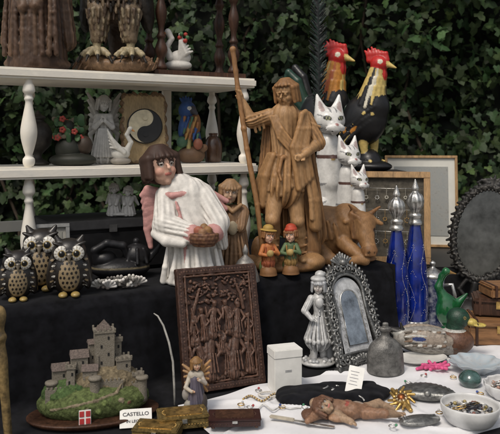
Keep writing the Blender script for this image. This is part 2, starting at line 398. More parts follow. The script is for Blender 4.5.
# ------------------------------------------------------------------ white shelf
sh=grp('white_wooden_shelf',(0.0,2.08,0),(0,0,ANG))
def board(n,z,t,y0,y1): box(n,(1.10,y1-y0,t),(-.525,(y0+y1)/2,z-t/2),WHITEP,sh,bev=.006)
board('upper_board',1.537,.028,0,.27); board('lower_board',1.279,.030,-.01,.27)
bal=sm([(.010,0),(.015,.01),(.015,.022),(.009,.03),(.013,.045),(.020,.075),(.021,.10),(.014,.14),(.009,.168),(.012,.178),(.009,.188),(.016,.198),(.014,.212),(.010,.22),(.010,.23)],4)
for i,(a,b) in enumerate(((-1.03,.022),(-.645,.022),(-.01,.022),(-1.03,.245),(-.60,.245),(-.01,.245))):
    lathe('baluster_%d'%i,bal,WHITEP,sh,(a,b,1.279),n=20)
    lathe('leg_%d'%i,[(r,z*1.16) for r,z in bal],WHITEP,sh,(a,b,.984),n=20)
box('mid_post',(.026,.022,.232),(-.17,.25,1.394),WHITEP,sh)
box('lower_rail',(1.06,.018,.03),(-.525,.255,1.10),WHITEP,sh)
# ------------------------------------------------------------------ ANGEL with basket
SK=(.56,.35,.26); WH=(.70,.67,.62); PK=(.50,.26,.24); BR=(.050,.027,.019)
def angel():
    p=[]
    p+=[C((6,2,84),(12,0,6),19,29,WH,(7,2.0)),C((-4,2,90),(8,-2,58),17,21,WH,(5,1.2)),
        C((-14,2,88),(18,2,86),11.5,11.5,WH)]
    p+=head((-22,-3,112.5),17.5,(.50,-.82,.20),(-.22,.15,1),SK,BR,cheek=(.57,.31,.23),low=-.5,sr=.24,ns=19,eyes=1.0,fr=.52,lip=(.42,.14,.11))
    p+=[C((-14,0,99),(-9,0,88),8.5,10,SK)]
    p+=T([(-20,-9,87),(-10,-16,86),(3,-14,88),(11,-6,90)],2.6,PK)
    p+=T([(-6,-19,80),(2,-23,56),(6,-29,8)],[1.2,1.3,1.4],PK)
    for i in range(5): p.append(S((-4+i*1.8,-20-i*1.3,74-i*9),1.5,PK))
    p+=[C((-17,-4,84),(-16,-18,58),11,12,WH,(5,1.4)),C((-16,-18,58),(8,-26,50),12.5,9.5,WH,(5,1.3)),C((21,-4,84),(34,-14,60),10.5,11.5,WH,(5,1.4)),C((34,-14,60),(33,-22,52),10.5,9,WH)]
    p+=T([(-25,-22,50),(-14,-31,44),(2,-33,42)],[5,5,4],WH)+[C((35,-16,56),(39,-12,38),8,5,WH,(5,1))]
    p+=[C((9,-27,50),(11,-28,50),9.3,9.3,PK),C((32,-24,51),(31,-26,51),8.8,8.8,PK)]
    p+=hand((13,-30,50),(.9,-.2,-.1),(0,-.3,1),13,SK); p+=hand((30,-28,49),(-.8,-.3,-.15),(0,-.3,1),12,SK)
    BK=(.12,.055,.032)
    p+=[E(22,-33,47,13,11,8.5,BK)]
    for j in range(4):
        for i in range(20):
            a=(i+.5*(j%2))/20*6.283; q=12.9-[.2,0,1.2,3.6][j]; p.append(C((22+q*math.cos(a),-33+.84*q*math.sin(a),51-j*3.2),(22+q*math.cos(a+.2),-33+.84*q*math.sin(a+.2),50.4-j*3.2),1.1,1.1,(.17,.085,.045) if (i+j)%2 else BK))
    p+=[S((17,-36,55),4,(.30,.10,.06)),S((26,-36,55),4,(.25,.13,.05)),S((22,-31,57),4,(.22,.12,.05)),S((21,-40,54),3.2,(.28,.15,.08))]
    for i in range(9):
        a=i/8; p+=T([(-22,10,86-3*i),(-38,13,90-5*i),(-44+9*a,13,84-6.5*i)],[5,4,2.6],tuple(np.array(PK)*(1.15-.3*(i%2))))
    for i in range(6): p.append(C((26,14,86-4*i),(42-i,16,78-8*i),4,2.6,PK))
    for i in range(26):
        an=i/26*2*math.pi; p.append(E(12+30*math.cos(an),28*math.sin(an),3.0,4.6,4.6,3.6,WH))
    for x0,z0,x1 in ((-14,36,-18),(-6,30,-10),(6,34,6),(14,36,18),(24,38,32),(32,34,40)):
        yy=-26+abs(x0-8)*.35; p+=T([(x0,yy,z0),((x0+x1)/2,yy-4,z0/2),(x1,yy-5+abs(x0-8)*.2,4)],[1.6,2.6,3.6],WH)
    sculpt('angel_figurine',p,.8,.00262,(-.172,1.79,.983),mat=MATT,k=1.8)
angel()
# ------------------------------------------------------------------ SAINT with staff
WD=(.37,.205,.088); WL=(.42,.245,.115); WK=(.29,.15,.062)
def saint():
    p=[C((0,0,152),(0,0,118),15,12.5,WL,(6,1.3)),C((-15,0,152),(18,0,150),8.5,8.5,WL),
       C((3,0,120),(-1,-1,82),14.5,20,WD,(8,2.6)),C((16,12,148),(27,14,36),9,15,WK,(7,2.8)),C((-14,12,146),(-20,13,64),7,9,WK,(6,2)),C((2,14,140),(2,17,45),11,13,WK,(7,2))]
    for j in range(5): o=j*2.6; p+=T([(20-o*.4,-4-o,157-o*.3),(23-o,-14-o*.3,140),(20-o*1.3,-17-o*.2,122),(25-o*1.2,-15-o*.5,94-j*3)],[2.8,2.6,2.8,3.2],WL if j%2 else WD)
    p+=T([(24,-12,96),(29,-10,70),(30,-6,44)],[4,5.5,6.5],WD)+T([(20,-16,92),(25,-14,70),(26,-12,52)],[2,2.4,2.6],WL)
    for j in range(4): p+=T([(-9-j*2,-11,152),(-4-j,-15,140-j*3),(6,-15.5,128-j*4)],[1.5,1.7,1.3],WD)
    p+=T([(-15,-4,115),(-2,-15.5,112),(17,-8,114)],2.2,WK)+T([(-4,-17,111),(-7,-20,98),(-5,-22,90)],[2,1.6,1.2],WK)
    for i in range(8): x=-18+i*4.6; p+=T([(x*.7,-13+abs(x)*.15,110),(x*1.0+2*math.sin(i*2),-18+abs(x)*.35,94),(x*1.15,-20+abs(x)*.5,76+4*(i%3))],[1.3,2.0,2.6],WL if i%2 else WD)
    for j in range(3): p+=T([(-12-j*2,-11+j*2,114),(-19-j*2,-11+j*3,94),(-23-j*2,-9+j*4,66+j*8)],[3,4.4,5],WD)
    p+=head((1,-4,175),12.0,(-.5,-.84,-.22),(-.1,-.1,1),WL,WK,lip=WK,beard=WK,low=-.6,sr=.2,ns=17,fr=.78,carved=True)
    p+=[C((2,0,164),(1,0,156),7,8,WL)]
    p+=[C((-17,0,152),(-34,-4,148),8,7,WD,(5,1.2)),C((-34,-4,148),(-42,-6,166),6.5,3.8,WL)]
    for j in range(3): p.append(C((-24-j*4,-9,153-j),(-21-j*4,-4,141-j*2),1.3,1.5,WL))
    p+=hand((-43,-7,168),(-.25,0,1),(-.8,-.5,0),14,WL)
    p+=T([(-52,-5,219),(-47,-8,180),(-38,-12,120),(-28,-16,66),(-22,-18,14)],[2.6,2.4,2.6,2.6,2.4],WK)+[S((-52,-5,219),3.2,WK),S((-41,-11,140),3.0,WK)]
    p+=[C((20,0,150),(32,-6,126),8.5,7.5,WD,(5,1.2)),C((32,-6,126),(19,-21,116),6.5,4,WL)]
    for j in range(4): p.append(C((24+j*2,-9,146-j*6),(34,-6,142-j*6),1.3,1.5,WL))
    p+=hand((18,-22,115),(-.8,-.1,-.4),(-.2,-1,0),13,WL)
    p+=[C((-9,-4,84),(-13,-15,52),10.5,7.2,WL),S((-13.5,-17,51),6.6,WL),C((-13,-14,50),(-12,-7,38),7,7.2,WL),C((-12,-7,38),(-10,-5,14),6.8,3.8,WL),E(-13,-13,11,5,11,3.6,WL),
        C((9,-2,84),(12,-8,50),10,7.2,WL),S((12.5,-10,49),6.4,WL),C((12,-7,48),(14,-3,36),7,7,WL),C((14,-3,36),(17,0,14),6.8,3.8,WL),E(17,-8,11,5,11,3.6,WL)]
    for x,y in ((-12,-9),(16,-4)):
        for z in (15,22,29): p.append(C((x-5,y-2,z),(x+5,y-2,z+3),1.1,1.1,WK))
    p+=[E(0,0,4,38,23,8,WK),E(-20,-6,6,16,14,8,WD),E(24,8,22,13,12,28,WK),E(26,-4,8,14,14,9,WD),E(-26,8,16,8,8,16,WK),E(-34,-4,8,8,9,7,WD),E(8,-14,6,9,8,5,WK)]
    sculpt('saint_statue',p,.8,.002846,(.0996,1.955,.983),mat=WOODC,k=1.3,amp=.15,freq=.45)
saint()
# ------------------------------------------------------------------ OX lying
def ox():
    c=(.30,.16,.068); d=(.21,.105,.044)
    p=[E(-8,6,30,36,19,25,c,(0,8,0)),E(-30,4,36,16,16,20,c),E(12,2,36,18,17,22,c),C((14,0,40),(28,-12,38),15,11,c),
       C((26,-12,40),(30,-24,19),11,7,c),E(31,-27,15,7.5,6.5,6.5,d),C((20,-9,49),(12,-16,58),2.6,1,d),C((33,-10,48),(43,-15,56),2.6,1,d),
       C((19,-11,44),(9,-15,41),3.5,2,c),C((36,-12,43),(45,-13,39),3.5,2,c),PS((24,-22,35),2.2,(.03,.015,.01)),PS((36,-20,34),2.2,(.03,.015,.01)),
       C((8,-10,20),(26,-26,6),8,5,c),C((26,-26,6),(6,-30,5),5,4,c),C((-26,-6,20),(-6,-22,6),11,6,c),C((-6,-22,6),(-28,-26,5),5,4,c),
       C((-42,6,40),(-48,0,12),3,2.4,d),E(-4,0,3,46,26,4,d),PS((29,-33,14),1.3,(.04,.02,.01)),PS((34,-32,14),1.3,(.04,.02,.01)),C((26,-32,11),(35,-31,11),.9,.9,d)]
    for i in range(5): p.append(C((14+i*2,-14-i*1.6,50-i),(16+i*3,-19-i,26),1.1,1.4,d))
    for i in range(5): p.append(C((-26+i*6,-11-i*.5,44-i),(-22+i*6,-13,24),1.0,1.2,c))
    sculpt('wooden_ox_statue',p,1.0,.00303,(.255,2.08,.983),mat=WOODC,k=2.6,amp=.35,freq=.3)
ox()
# ------------------------------------------------------------------ brown girl figurine
def girl():
    h=(.27,.16,.08); b=(.22,.13,.07); sk=(.40,.27,.18)
    p=[C((0,0,60),(2,0,6),11,16,b,(6,1.6)),C((-8,0,66),(9,0,66),6,6,b)]
    p+=head((-3,-2,84),10.5,(.1,-1,-.05),(0.05,0,1),sk,h,low=-.95,eyes=.9,lip=(.3,.14,.1),ns=17)
    p+=[C((-11,-2,64),(-8,-13,48),5.5,5,b,(4,.7)),C((11,-2,64),(8,-13,50),5.5,5,b,(4,.7))]
    p+=hand((-6,-14,49),(1,-.1,.3),(0,-1,0),8,sk)+hand((6,-14,51),(-1,-.1,.2),(0,-1,0),8,sk)
    p+=[E(0,-16,50,5,3,7,(.30,.25,.17)),E(2,0,3,19,15,4,(.09,.05,.03))]+T([(-8,-8,72),(0,-12,66),(8,-8,72)],2,h)
    for i in range(6): x=-10+i*4.4; p+=T([(x*.7,-12,42),(x,-15,24),(x*1.2,-16,8)],[1,1.6,2.2],b)
    sculpt('girl_figurine',p,.6,.00268,(-.046,1.86,.983),mat=MATT,k=1,amp=.15,freq=.5)
girl()
lathe('pewter_hand_bell',sm([(.0375,0),(.036,.008),(.030,.03),(.022,.05),(.010,.062),(.005,.068),(.008,.078),(.004,.09),(.001,.095)],3),mk('bell_grey',(.26,.25,.235),.5,.5,.35,80,.25,300),None,(-.012,1.79,.983))
def child(name,loc,shirt,pants,hat,hair,face=-1,rz=0,hatrim=1):
    p=[C((-3,0,14),(-4,-1,6),3.2,2.6,(.5,.3,.2)),C((3,0,14),(4,0,6),3.2,2.6,(.5,.3,.2)),C((0,0,28),(0,0,17),5,6.4,shirt,(5,.5)),C((0,0,18),(0,0,13),6,6.8,pants,(5,.6)),
       E(-4,-2,5,2.6,4,2,(.07,.03,.02)),E(4,-2,5,2.6,4,2,(.07,.03,.02))]
    p+=head((0,-1,39),6.8,(.25*face,-1,.05),(.1*face,0,1),(.58,.36,.25),hair,low=-.2,eyes=.9)
    p+=[E(0,0,45,8.8 if hatrim else 6.4,8 if hatrim else 6.4,1.3 if hatrim else 3.4,hat,(0,6*face,0)),E(0,1,47,5.4,5.4,3.8,hat)]
    p+=[C((-5,0,29),(-9,-5,22),2.6,2.2,shirt),C((-9,-5,22),(-3,-8,21),2,1.6,shirt),C((5,0,29),(9,-4,22),2.6,2.2,shirt),C((9,-4,22),(4,-8,24),2,1.6,shirt)]
    p+=hand((-3,-8,21),(.8,-.3,.3),(0,-1,0),4.5,(.6,.32,.2))+hand((4,-8,24),(-.8,-.3,.3),(0,-1,0),4.5,(.6,.32,.2))
    p+=[E(0,-9,23,3.5,2.5,3.5,(.4,.28,.1)),C((-4,-5,29),(-3,-5,18),.8,.8,pants),C((4,-5,29),(3,-5,18),.8,.8,pants),C((0,0,0),(0,0,2.5),9,8.5,(.24,.12,.05)),E(-6,3,8,3,3,6,(.10,.14,.05))]
    sculpt(name,p,.42,.00272,loc,(0,0,R(rz)),mat=MATT,k=.6)
child('child_figurine',(.050,1.865,.983),(.46,.16,.05),(.32,.09,.04),(.42,.27,.07),(.28,.13,.05),1,10)
child('child_figurine.001',(.112,1.885,.983),(.10,.15,.07),(.30,.18,.06),(.42,.06,.03),(.22,.10,.04),-1,-8,0)
# ------------------------------------------------------------------ white cats
def cat(name,loc,s,rz):
    w=(.72,.71,.68); k_=(.015,.015,.015); pk=(.42,.33,.31); gy=(.25,.25,.25)
    p=[E(0,6,26,19,22,28,w),C((0,2,40),(0,-1,94),15,10,w),C((0,-4,60),(0,-1,98),11,9,w),E(0,-4,117,14.5,12.5,12.5,w),C((0,-11,113),(0,-17,110),8,5,w),E(-3.6,-17.5,110.5,4.2,3.6,3.4,w),E(3.6,-17.5,110.5,4.2,3.6,3.4,w),S((0,-15,106.5),3.2,w)]
    for sg in (-1,1):
        p+=[C((sg*8.6,-2,123),(sg*11,0,141),5.8,1.0,w),C((sg*4.5,-2,126),(sg*10.6,0,139),4,1.0,w),P(sg*9.4,-7.5,131,2.8,5,7,pk,(0,sg*8,0)),
            C((sg*8,-8,40),(sg*7,-16,6),6.5,5,w),E(sg*7,-20,4,6,9,4.5,w),E(sg*14,8,16,11,17,15,w),
            P(sg*6.4,-14,119,3.9,5,2.3,k_,(0,sg*-20,0)),P(sg*6.3,-15,119,2.2,5,1.7,(.30,.30,.16)),P(sg*6.3,-16,119,.7,5,1.6,k_),P(sg*10.5,-9,121,4,5,.7,gy,(0,sg*-30,0)),P(sg*3,-10,127,.9,7,4,gy,(0,sg*8,0)),
            C((sg*.4,-20.3,108.5),(sg*3.8,-19.5,107),.45,.35,k_)]
        for j in range(3): p.append(P(sg*12,-7,113-j*4,4,5,.7,gy,(0,sg*18,0))); p.append(C((sg*5,-19,110.5-j*1.3),(sg*17,-16,112-j*3),.3,.25,w))
    p+=T([(12,24,6),(24,14,5),(26,-4,5),(16,-16,6)],[5,5,4,3],w)
    p+=[S((0,-20.5,112.5),1.5,(.30,.14,.13)),P(0,-8,84,20,30,1.8,(.10,.05,.04)),S((0,-11,82),2.2,(.35,.25,.1))]
    for j in range(6): p.append(P((-1)**j*12,-2,66-j*8,7,20,1.2,gy,(0,(-1)**j*20,0)))
    sculpt(name,p,.85,s,loc,(0,0,R(rz)),mat=PORC,k=2.0)
cat('white_cat_statue',(.268,2.36,.983),.00370,16)
cat('white_cat_statue.001',(.318,2.25,.983),.00270,22)
cat('white_cat_statue.002',(.340,2.17,.983),.00205,25)
# ------------------------------------------------------------------ roosters
box('black_pedestal',(.40,.25,.25),(.375,2.60,1.048),BLACK,None,(0,0,0),bev=.004)
box('black_plinth_board',(.42,.27,.058),(.375,2.60,1.2045),BLACK,None,(0,0,0),bev=.004)
def rooster(name,loc,s,rz,v=0):
    k_=(.012,.012,.013); y=(.56,.42,.14); o=(.48,.20,.035); r=(.44,.022,.018); w=(.60,.56,.44); g=(.015,.045,.03)
    hk=[y,y,k_,w,y] if v==0 else [o,y,o,(.40,.10,.03),o]
    p=[E(-5,0,48,22,16,25,k_,(0,24,0)),E(3,-1,60,17,13.5,18,k_),C((3,0,66),(8,0,93),12.5,7.5,hk[0]),E(10,0,100,8.4,7.6,8.2,r),
       C((17,0,100),(26,0,96),3.4,.8,y),E(14,-2,90,3.2,2.2,7,r),E(14,2,90,3.2,2.2,7,r),PS((13,-7,102),2.4,w),PS((13.5,-8,102),1.3,k_),PS((13,7,102),2.4,w),
       C((-4,-5,28),(-2,-6,12),5,2,y),C((3,5,28),(4,6,12),5,2,y)]
    for i in range(7): p+=T([(0+i*2.9,0,104),(-1+i*2.9,0,110),(-4+i*3.3,0,116.5-abs(i-2)*1.5)],[2.6,2.0,1.0],r)
    for lay in range(3):
        for i in range(16):
            a=i/16*2*math.pi+lay*.2; cx,cy=math.cos(a),math.sin(a); z0=95-lay*8.5; r0=5.8+lay*2.3
            p.append(C((8-lay*1.5+r0*cx,r0*cy,z0),(5-lay*2+(r0+4)*cx,(r0+3.6)*cy,z0-16-2*(i%2)),1.6,1.5,hk[(i+lay)%5]))
    for j in range(3):
        for i in range(8):
            for sg in (-1,1): p.append(C((9-i*3-j*2,sg*(13.4-abs(i-3)*.6),60-i*2-j*7),(0-i*3.4-j*2,sg*(14-abs(i-3)*.8),51-i*2.4-j*7),2.2,1.4,([k_,k_,k_,y,k_,k_,o,k_] if v==0 else [k_,g,k_,o,k_,g,k_,k_])[(i+j*3)%8]))
    for i in range(6): p.append(C((-12-i,(-1)**i*6,58-i*2),(-22-i,(-1)**i*9,44-i*3),2.2,1.2,hk[0]))
    for i in range(9):
        t=i/8; h=(80 if v==0 else 96)-42*t; p+=T([(-16,(-1)**i*3,50),(-27-3*t,(-1)**i*5,h*.88),(-36-3*t,(-1)**i*6,h-2),(-44-2*t,(-1)**i*7,h-20)],[4.6,4,3.2,1.2],[k_,g][i%2])
    for sx,sy in ((-2,-6),(4,6)):
        for a in (-35,0,35,180): p.append(C((sx,sy,11),(sx+9*math.cos(R(a)),sy+9*math.sin(R(a)),9),1.7,1.1,y))
    p+=[E(0,0,4,22,17,6,k_),C((0,0,3),(0,0,8),16,12,k_)]
    sculpt(name,p,.75,s,loc,(0,0,R(rz)),mat=PAINTB,k=1.3)
rooster('painted_rooster_statue',(.445,2.57,1.236),.00395,-28)
rooster('painted_rooster_statue.001',(.298,2.64,1.236),.00428,-32,1)
pl=grp('black_feather_plume',(.252,2.53,1.236))
lathe('stand',sm([(.035,0),(.036,.006),(.012,.015),(.006,.04),(.004,.20)],3),BLACK,pl)
def plume():
    k_=(.010,.012,.012); g=(.012,.03,.022); p=[]
    p+=T([(0,0,40),(1,0,120),(-1,0,200),(5,0,262)],[1.4,1.3,1.1,.7],k_)
    rr=random.Random(6)
    for i in range(260):
        z=60+i*.78; t=(z-60)/200; w=9*math.sin(min(1,.12+t)*3.0)+1.5; sg=(-1)**i
        p.append(C((0,0,z),(sg*w+rr.uniform(-1,1),rr.uniform(-3,3),z+10+rr.uniform(-2,3)),.9,.5,k_ if i%3 else g))
    sculpt('feather',p,.75,.0031,parent=pl,mat=FEATH,k=.6)
plume()
# ------------------------------------------------------------------ owls
def owl(name,loc,s,rz):
    k_=(.016,.013,.011); w=(.64,.62,.56); t_=(.28,.21,.12); g=(.34,.24,.08)
    p=[E(0,0,24,19,15,25,k_),E(0,-1,43,17,14,14,k_),C((-9,-3,52),(-13,-3,59),5,1.5,k_),C((9,-3,52),(13,-3,59),5,1.5,k_),
       E(-16,2,24,6,11,20,(.02,.016,.013),(0,8,0)),E(16,2,24,6,11,20,(.02,.016,.013),(0,-8,0)),E(0,-10,22,11,6.5,17,t_)]
    for sg in (-1,1):
        p+=[E(sg*7.3,-12,43,7.4,3.0,7.4,w),P(sg*7,-15,43,3.9,4,3.9,g),P(sg*7.0,-15.6,43,3.1,4,3.1,(.006,.006,.006)),P(sg*7-1,-16,44.6,.8,3,.8,w),
            E(sg*6,-12,2,4.5,6,3,g),E(sg*9,-9,51,8,3,2.2,k_,(0,-sg*22,0))]
        for j in range(12): a=j/12*6.283; p.append(P(sg*7.3+6*math.cos(a),-14,43+6*math.sin(a),.5,4,1.6,(.25,.22,.18),(0,90-math.degrees(a),0)))
    p+=[C((0,-14,41),(0,-17,35),2.4,.9,(.10,.08,.05))]
    rr=random.Random(hash(name)%7)
    for j in range(6):
        for i in range(-2,3):
            x=i*4.2+(2.1 if j%2 else 0)+rr.uniform(-.5,.5)
            if abs(x)<9: p.append(P(x,-15,10+j*4.6+rr.uniform(-.5,.5),1.2,4,1.6,k_))
    for j in range(6):
        for sg in (-1,1):
            p.append(P(sg*(15+1.6*(j%2)),-7,10+j*5.2,2.2,6,1.0,w if j%2==0 else t_,(0,sg*20,0)))
            p.append(C((sg*14,-9,14+j*4.6),(sg*18,-5,8+j*4.6),1.1,.8,k_))
    sculpt(name,p,.5,s,loc,(0,0,R(rz)),mat=PORC,k=.9)
owl('owl_figurine',(-.430,1.635,.983),.00236,14)
owl('owl_figurine.001',(-.515,1.70,.983),.00262,8)
owl('owl_figurine.002',(-.536,1.585,.983),.00200,20)
def shells():
    p=[]; rr=random.Random(3)
    for i in range(11):
        x=-20+i*4.0+rr.uniform(-1,1); y=rr.uniform(-6,6); c=[(.55,.53,.48),(.35,.33,.3),(.6,.58,.55),(.12,.11,.10)][i%4]; rt=rr.uniform(-40,40); h=rr.uniform(5,9)
        for j in range(6): a=R(-60+j*24+rt); p.append(C((x,y,3),(x+h*math.sin(a),y-4+rr.uniform(-1,1),3+h*abs(math.cos(a))),1.0,1.6,c))
        p.append(S((x,y,3),2.4,(.25,.22,.2)))
    sculpt('seashell_cluster',p,.5,.00246,(-.325,1.70,.983),(0,0,R(20)),mat=MATT,k=.5)
shells()
def blackpot():
    k_=(.014,.014,.016)
    p=[E(0,0,10,30,18,11,k_),E(16,0,22,14,12,13,k_),E(-16,0,20,12,11,9,k_)]
    p+=T([(-24,-4,18),(-26,-6,30),(-14,-8,37),(2,-8,34),(6,-6,24)],[4,4,4,4,3],k_)+T([(28,0,18),(36,0,26),(40,0,32)],[4,3,2.4],k_)
    p+=[S((16,0,37),3.5,k_),P(0,0,12,40,30,1.2,(.12,.10,.06))]
    for i in range(8): a=i*.785; p.append(C((16+10*math.cos(a),10*math.sin(a),30),(16+14*math.cos(a),14*math.sin(a),16),1.4,1.8,k_))
    sculpt('black_ceramic_teapot',p,.8,.0026,(-.345,1.83,.983),(0,0,R(15)),mat=mk('black_ceramic',None,.42,0,.3,60,.2,200,0,.3,spec=.35),k=1.2)
blackpot()
bx=grp('black_storage_case',(-.43,2.0,.983),(0,0,ANG))
box('body',(.34,.20,.12),(0,0,.06),BLACK,bx); box('lid',(.35,.21,.025),(0,0,.1335),mk('grey_lid',(.035,.035,.037),.6),bx); box('clasp',(.022,.006,.02),(0,-.104,.122),mk('old_clasp',(.12,.12,.12),.5,.6),bx)
def picture(name,loc,rot,w,h,fw,fm,mm,pm,inner=.72,dep=.015):
    g=grp(name,loc,rot)
    box('frame_bottom',(w,dep,fw),(0,0,fw/2),fm,g); box('frame_top',(w,dep,fw),(0,0,h-fw/2),fm,g)
    box('frame_left',(fw,dep*.96,h-2*fw),(-w/2+fw/2,0,h/2),fm,g); box('frame_right',(fw,dep*.96,h-2*fw),(w/2-fw/2,0,h/2),fm,g)
    if mm: box('mat_board',(w-2*fw,.003,h-2*fw),(0,.003,h/2),mm,g,bev=0)
    if pm: box('picture',((w-2*fw)*inner,.003,(h-2*fw)*inner),(0,.0008,h/2),pm,g,bev=0)
    return g
SKETCH=mk('faded_print',(.34,.33,.29),.6,0,.4,60,0,col2=(.12,.13,.12))
picture('small_picture_frame',(-.515,1.80,1.03),(R(-14),0,R(20)),.085,.10,.010,mk('frame_grey',(.25,.25,.24),.5,.3),mk('old_mat',(.3,.29,.26),.8),SKETCH)
box('dark_book_stack',(.12,.10,.047),(-.515,1.84,1.0065),mk('book_dark',(.03,.014,.012),.6),None,(0,0,ANG))
def pair():
    w=(.66,.65,.62); p=[]
    for x,h in ((-7,1.),(7,.9)):
        p+=[C((x,0,18*h),(x,0,3),4.5,7,w,(5,.8))]+head((x,-1,27*h),4.6,(x*.04,-1,0),(x*.03,0,1),w,(.56,.54,.5),white=w,lip=w,eye=(.25,.22,.2),low=-.5)
        p+=[C((x-4,0,19*h),(x-3,-6,12),2.4,1.8,w),C((x+4,0,19*h),(x+3,-6,12),2.4,1.8,w),C((x-5,4,20*h),(x-9,6,12*h),2.4,1.2,w),C((x+5,4,20*h),(x+9,6,12*h),2.4,1.2,w)]
    p+=[E(0,0,2,15,8,2.5,w)]
    sculpt('white_couple_figurine',p,.45,.0029,(-.372,1.985,1.131),mat=MATT,k=.6)
pair()
# ------------------------------------------------------------------ lower shelf ornaments (z=1.281)
def yin():
    g=grp('yin_yang_wood_plaque',(-.308,2.01,1.281),(R(-6),0,R(20)))
    pr=[B(0,0,36,22,4,35,(.40,.29,.15),rd=3)]
    rr=random.Random(14)
    for i in range(30):
        a=i/30*2*math.pi; pr.append(E(22*max(-1,min(1,1.3*math.cos(a)))+rr.uniform(-1,1),0,36+34*max(-1,min(1,1.3*math.sin(a)))+rr.uniform(-1,1),rr.uniform(2,3.4),4.0,rr.uniform(3,6),(.16,.10,.055),(0,rr.uniform(-40,40),0)))
    sculpt('slab',pr,.8,.00285,parent=g,mat=WOODC,k=2,amp=.25,freq=.4)
    s=.00285; rad=17*s; cz=38*s
    blk=mk('yy_black',(.012,.012,.012),.55); cre=mk('yy_cream',(.62,.55,.38),.65,0,.15)
    def half(n=28):
        pts=[]
        for i in range(n+1): a=-math.pi/2+math.pi*i/n; pts.append((rad*math.cos(a),rad*math.sin(a)))
        for i in range(1,n): a=R(90)-math.pi*i/n; pts.append((rad/2*math.cos(a),rad/2+rad/2*math.sin(a)))
        for i in range(1,n): a=R(90)+math.pi*i/n; pts.append((rad/2*math.cos(a),-rad/2+rad/2*math.sin(a)))
        return pts
    def plate(nm,pts,y,m):
        V=[(a,y,cz+b) for a,b in pts]; mesh(nm,V,[tuple(range(len(V)))],m,g,smooth=False)
    circ=lambda r,x=0,z=0:[(x+r*math.cos(i/40*2*math.pi),z+r*math.sin(i/40*2*math.pi)) for i in range(40)]
    lathe('ring',[(rad*1.07,0),(rad*1.07,.004),(rad*.98,.004)],blk,g,(0,-.0130,cz),(R(90),0,0),n=48)
    plate('cream_disc',circ(rad),-.0185,cre); plate('black_half',half(),-.0200,blk)
    plate('cream_dot',circ(rad*.15,0,rad/2),-.0215,cre); plate('black_dot',circ(rad*.15,0,-rad/2),-.0215,blk)
yin()
def parrot():
    bl=(.03,.075,.22); o=(.26,.12,.05); g=(.06,.13,.08)
    p=[E(0,0,38,10,9,17,o,(0,12,0)),E(-4,-1,56,9.5,9,10,bl),C((2,-6,56),(7,-12,52),4.5,1.5,(.05,.05,.06)),E(-8,-3,40,5,7,14,bl,(0,12,0)),
       C((4,0,30),(12,4,8),6,2,bl),C((-2,-4,24),(-2,-6,16),3,2.4,(.3,.25,.1)),E(0,0,8,15,11,10,(.12,.07,.04)),C((-4,0,4),(14,-2,16),6,4,(.16,.09,.05)),
       PS((-1,-9.5,58),2.2,(.6,.6,.55)),PS((-1,-10.5,58),1.1,(.01,.01,.01)),E(-9,-6,22,6,5,6,g),E(8,-8,20,5,4,6,(.22,.08,.05))]
    for i in range(5): p.append(C((-6+i,-2,62),(-12+i*3,2,71-abs(i-2)),2.2,1,bl))
    for j in range(4):
        for i in range(4): p.append(C((-6+i*4+j%2*2,-8,48-j*6),(-7+i*4+j%2*2,-9,43-j*6),1.6,.8,[o,bl,g,(.35,.2,.07)][(i+j)%4]))
    sculpt('parrot_figurine',p,.6,.00285,(-.18,2.10,1.281),mat=MATT,k=.8)
parrot()
def vasegrp():
    dk=(.022,.024,.018); gr=(.03,.075,.03); rd=(.26,.04,.03)
    p=[E(0,0,5,24,15,8,dk),E(-4,0,16,14,11,13,dk),E(12,0,20,8,8,10,(.05,.035,.025)),C((-4,0,24),(-6,0,38),7,8,dk)]
    rr=random.Random(9)
    for i in range(34):
        a=rr.uniform(0,6.28); q=(-4+13*math.cos(a),-3+6*math.sin(a),36+rr.uniform(-10,12))
        if i%4==2: p+=[S((q[0]+2*math.cos(b),q[1]-2,q[2]+2*math.sin(b)),1.5,rd) for b in (0,1.25,2.5,3.75,5)]
        else: p.append(E(*q,rr.uniform(2,4),1.2,rr.uniform(3,6),[gr,(.05,.10,.04),gr,(.12,.10,.07)][i%4],(rr.uniform(-40,40),rr.uniform(-70,70),0)))
    sculpt('flower_vase_ornament',p,.6,.0027,(-.49,1.90,1.281),mat=MATT,k=.7)
vasegrp()
def pangel():
    w=(.60,.59,.56); d=(.46,.45,.42); p=[E(0,0,4,18,12,5,d),C((0,0,46),(0,0,8),6,12,w,(7,1.5)),C((-6,0,48),(6,0,48),4.5,4.5,w)]
    p+=head((0,-1,62),7.5,(.3,-1,-.1),(.1,0,1),w,d,white=w,lip=w,eye=(.2,.19,.17),low=-.8)
    p+=[C((-6,0,48),(-9,-8,38),3.5,3,w),C((-9,-8,38),(-2,-12,44),3,2,w),C((6,0,48),(9,-8,38),3.5,3,w),C((9,-8,38),(2,-12,44),3,2,w)]
    p+=hand((-2,-12,44),(.3,-.2,1),(.6,-.6,0),6,w)+hand((2,-12,44),(-.3,-.2,1),(-.6,-.6,0),6,w)
    for sg in (-1,1):
        for i in range(8): p+=T([(sg*5,6,46-i),(sg*(12+i*.3),9,66-i*5),(sg*(17-i*.6),10,74-i*7.5)],[2.6,2.4,1.4],w if i%2 else d)
    for i in range(7): x=-9+i*3; p+=T([(x*.5,-8,36),(x,-12,8)],[.9,1.8],w)
    sculpt('porcelain_angel_ornament',p,.6,.0028,(-.43,2.02,1.281),(0,0,R(10)),mat=MATT,k=.8)
pangel()
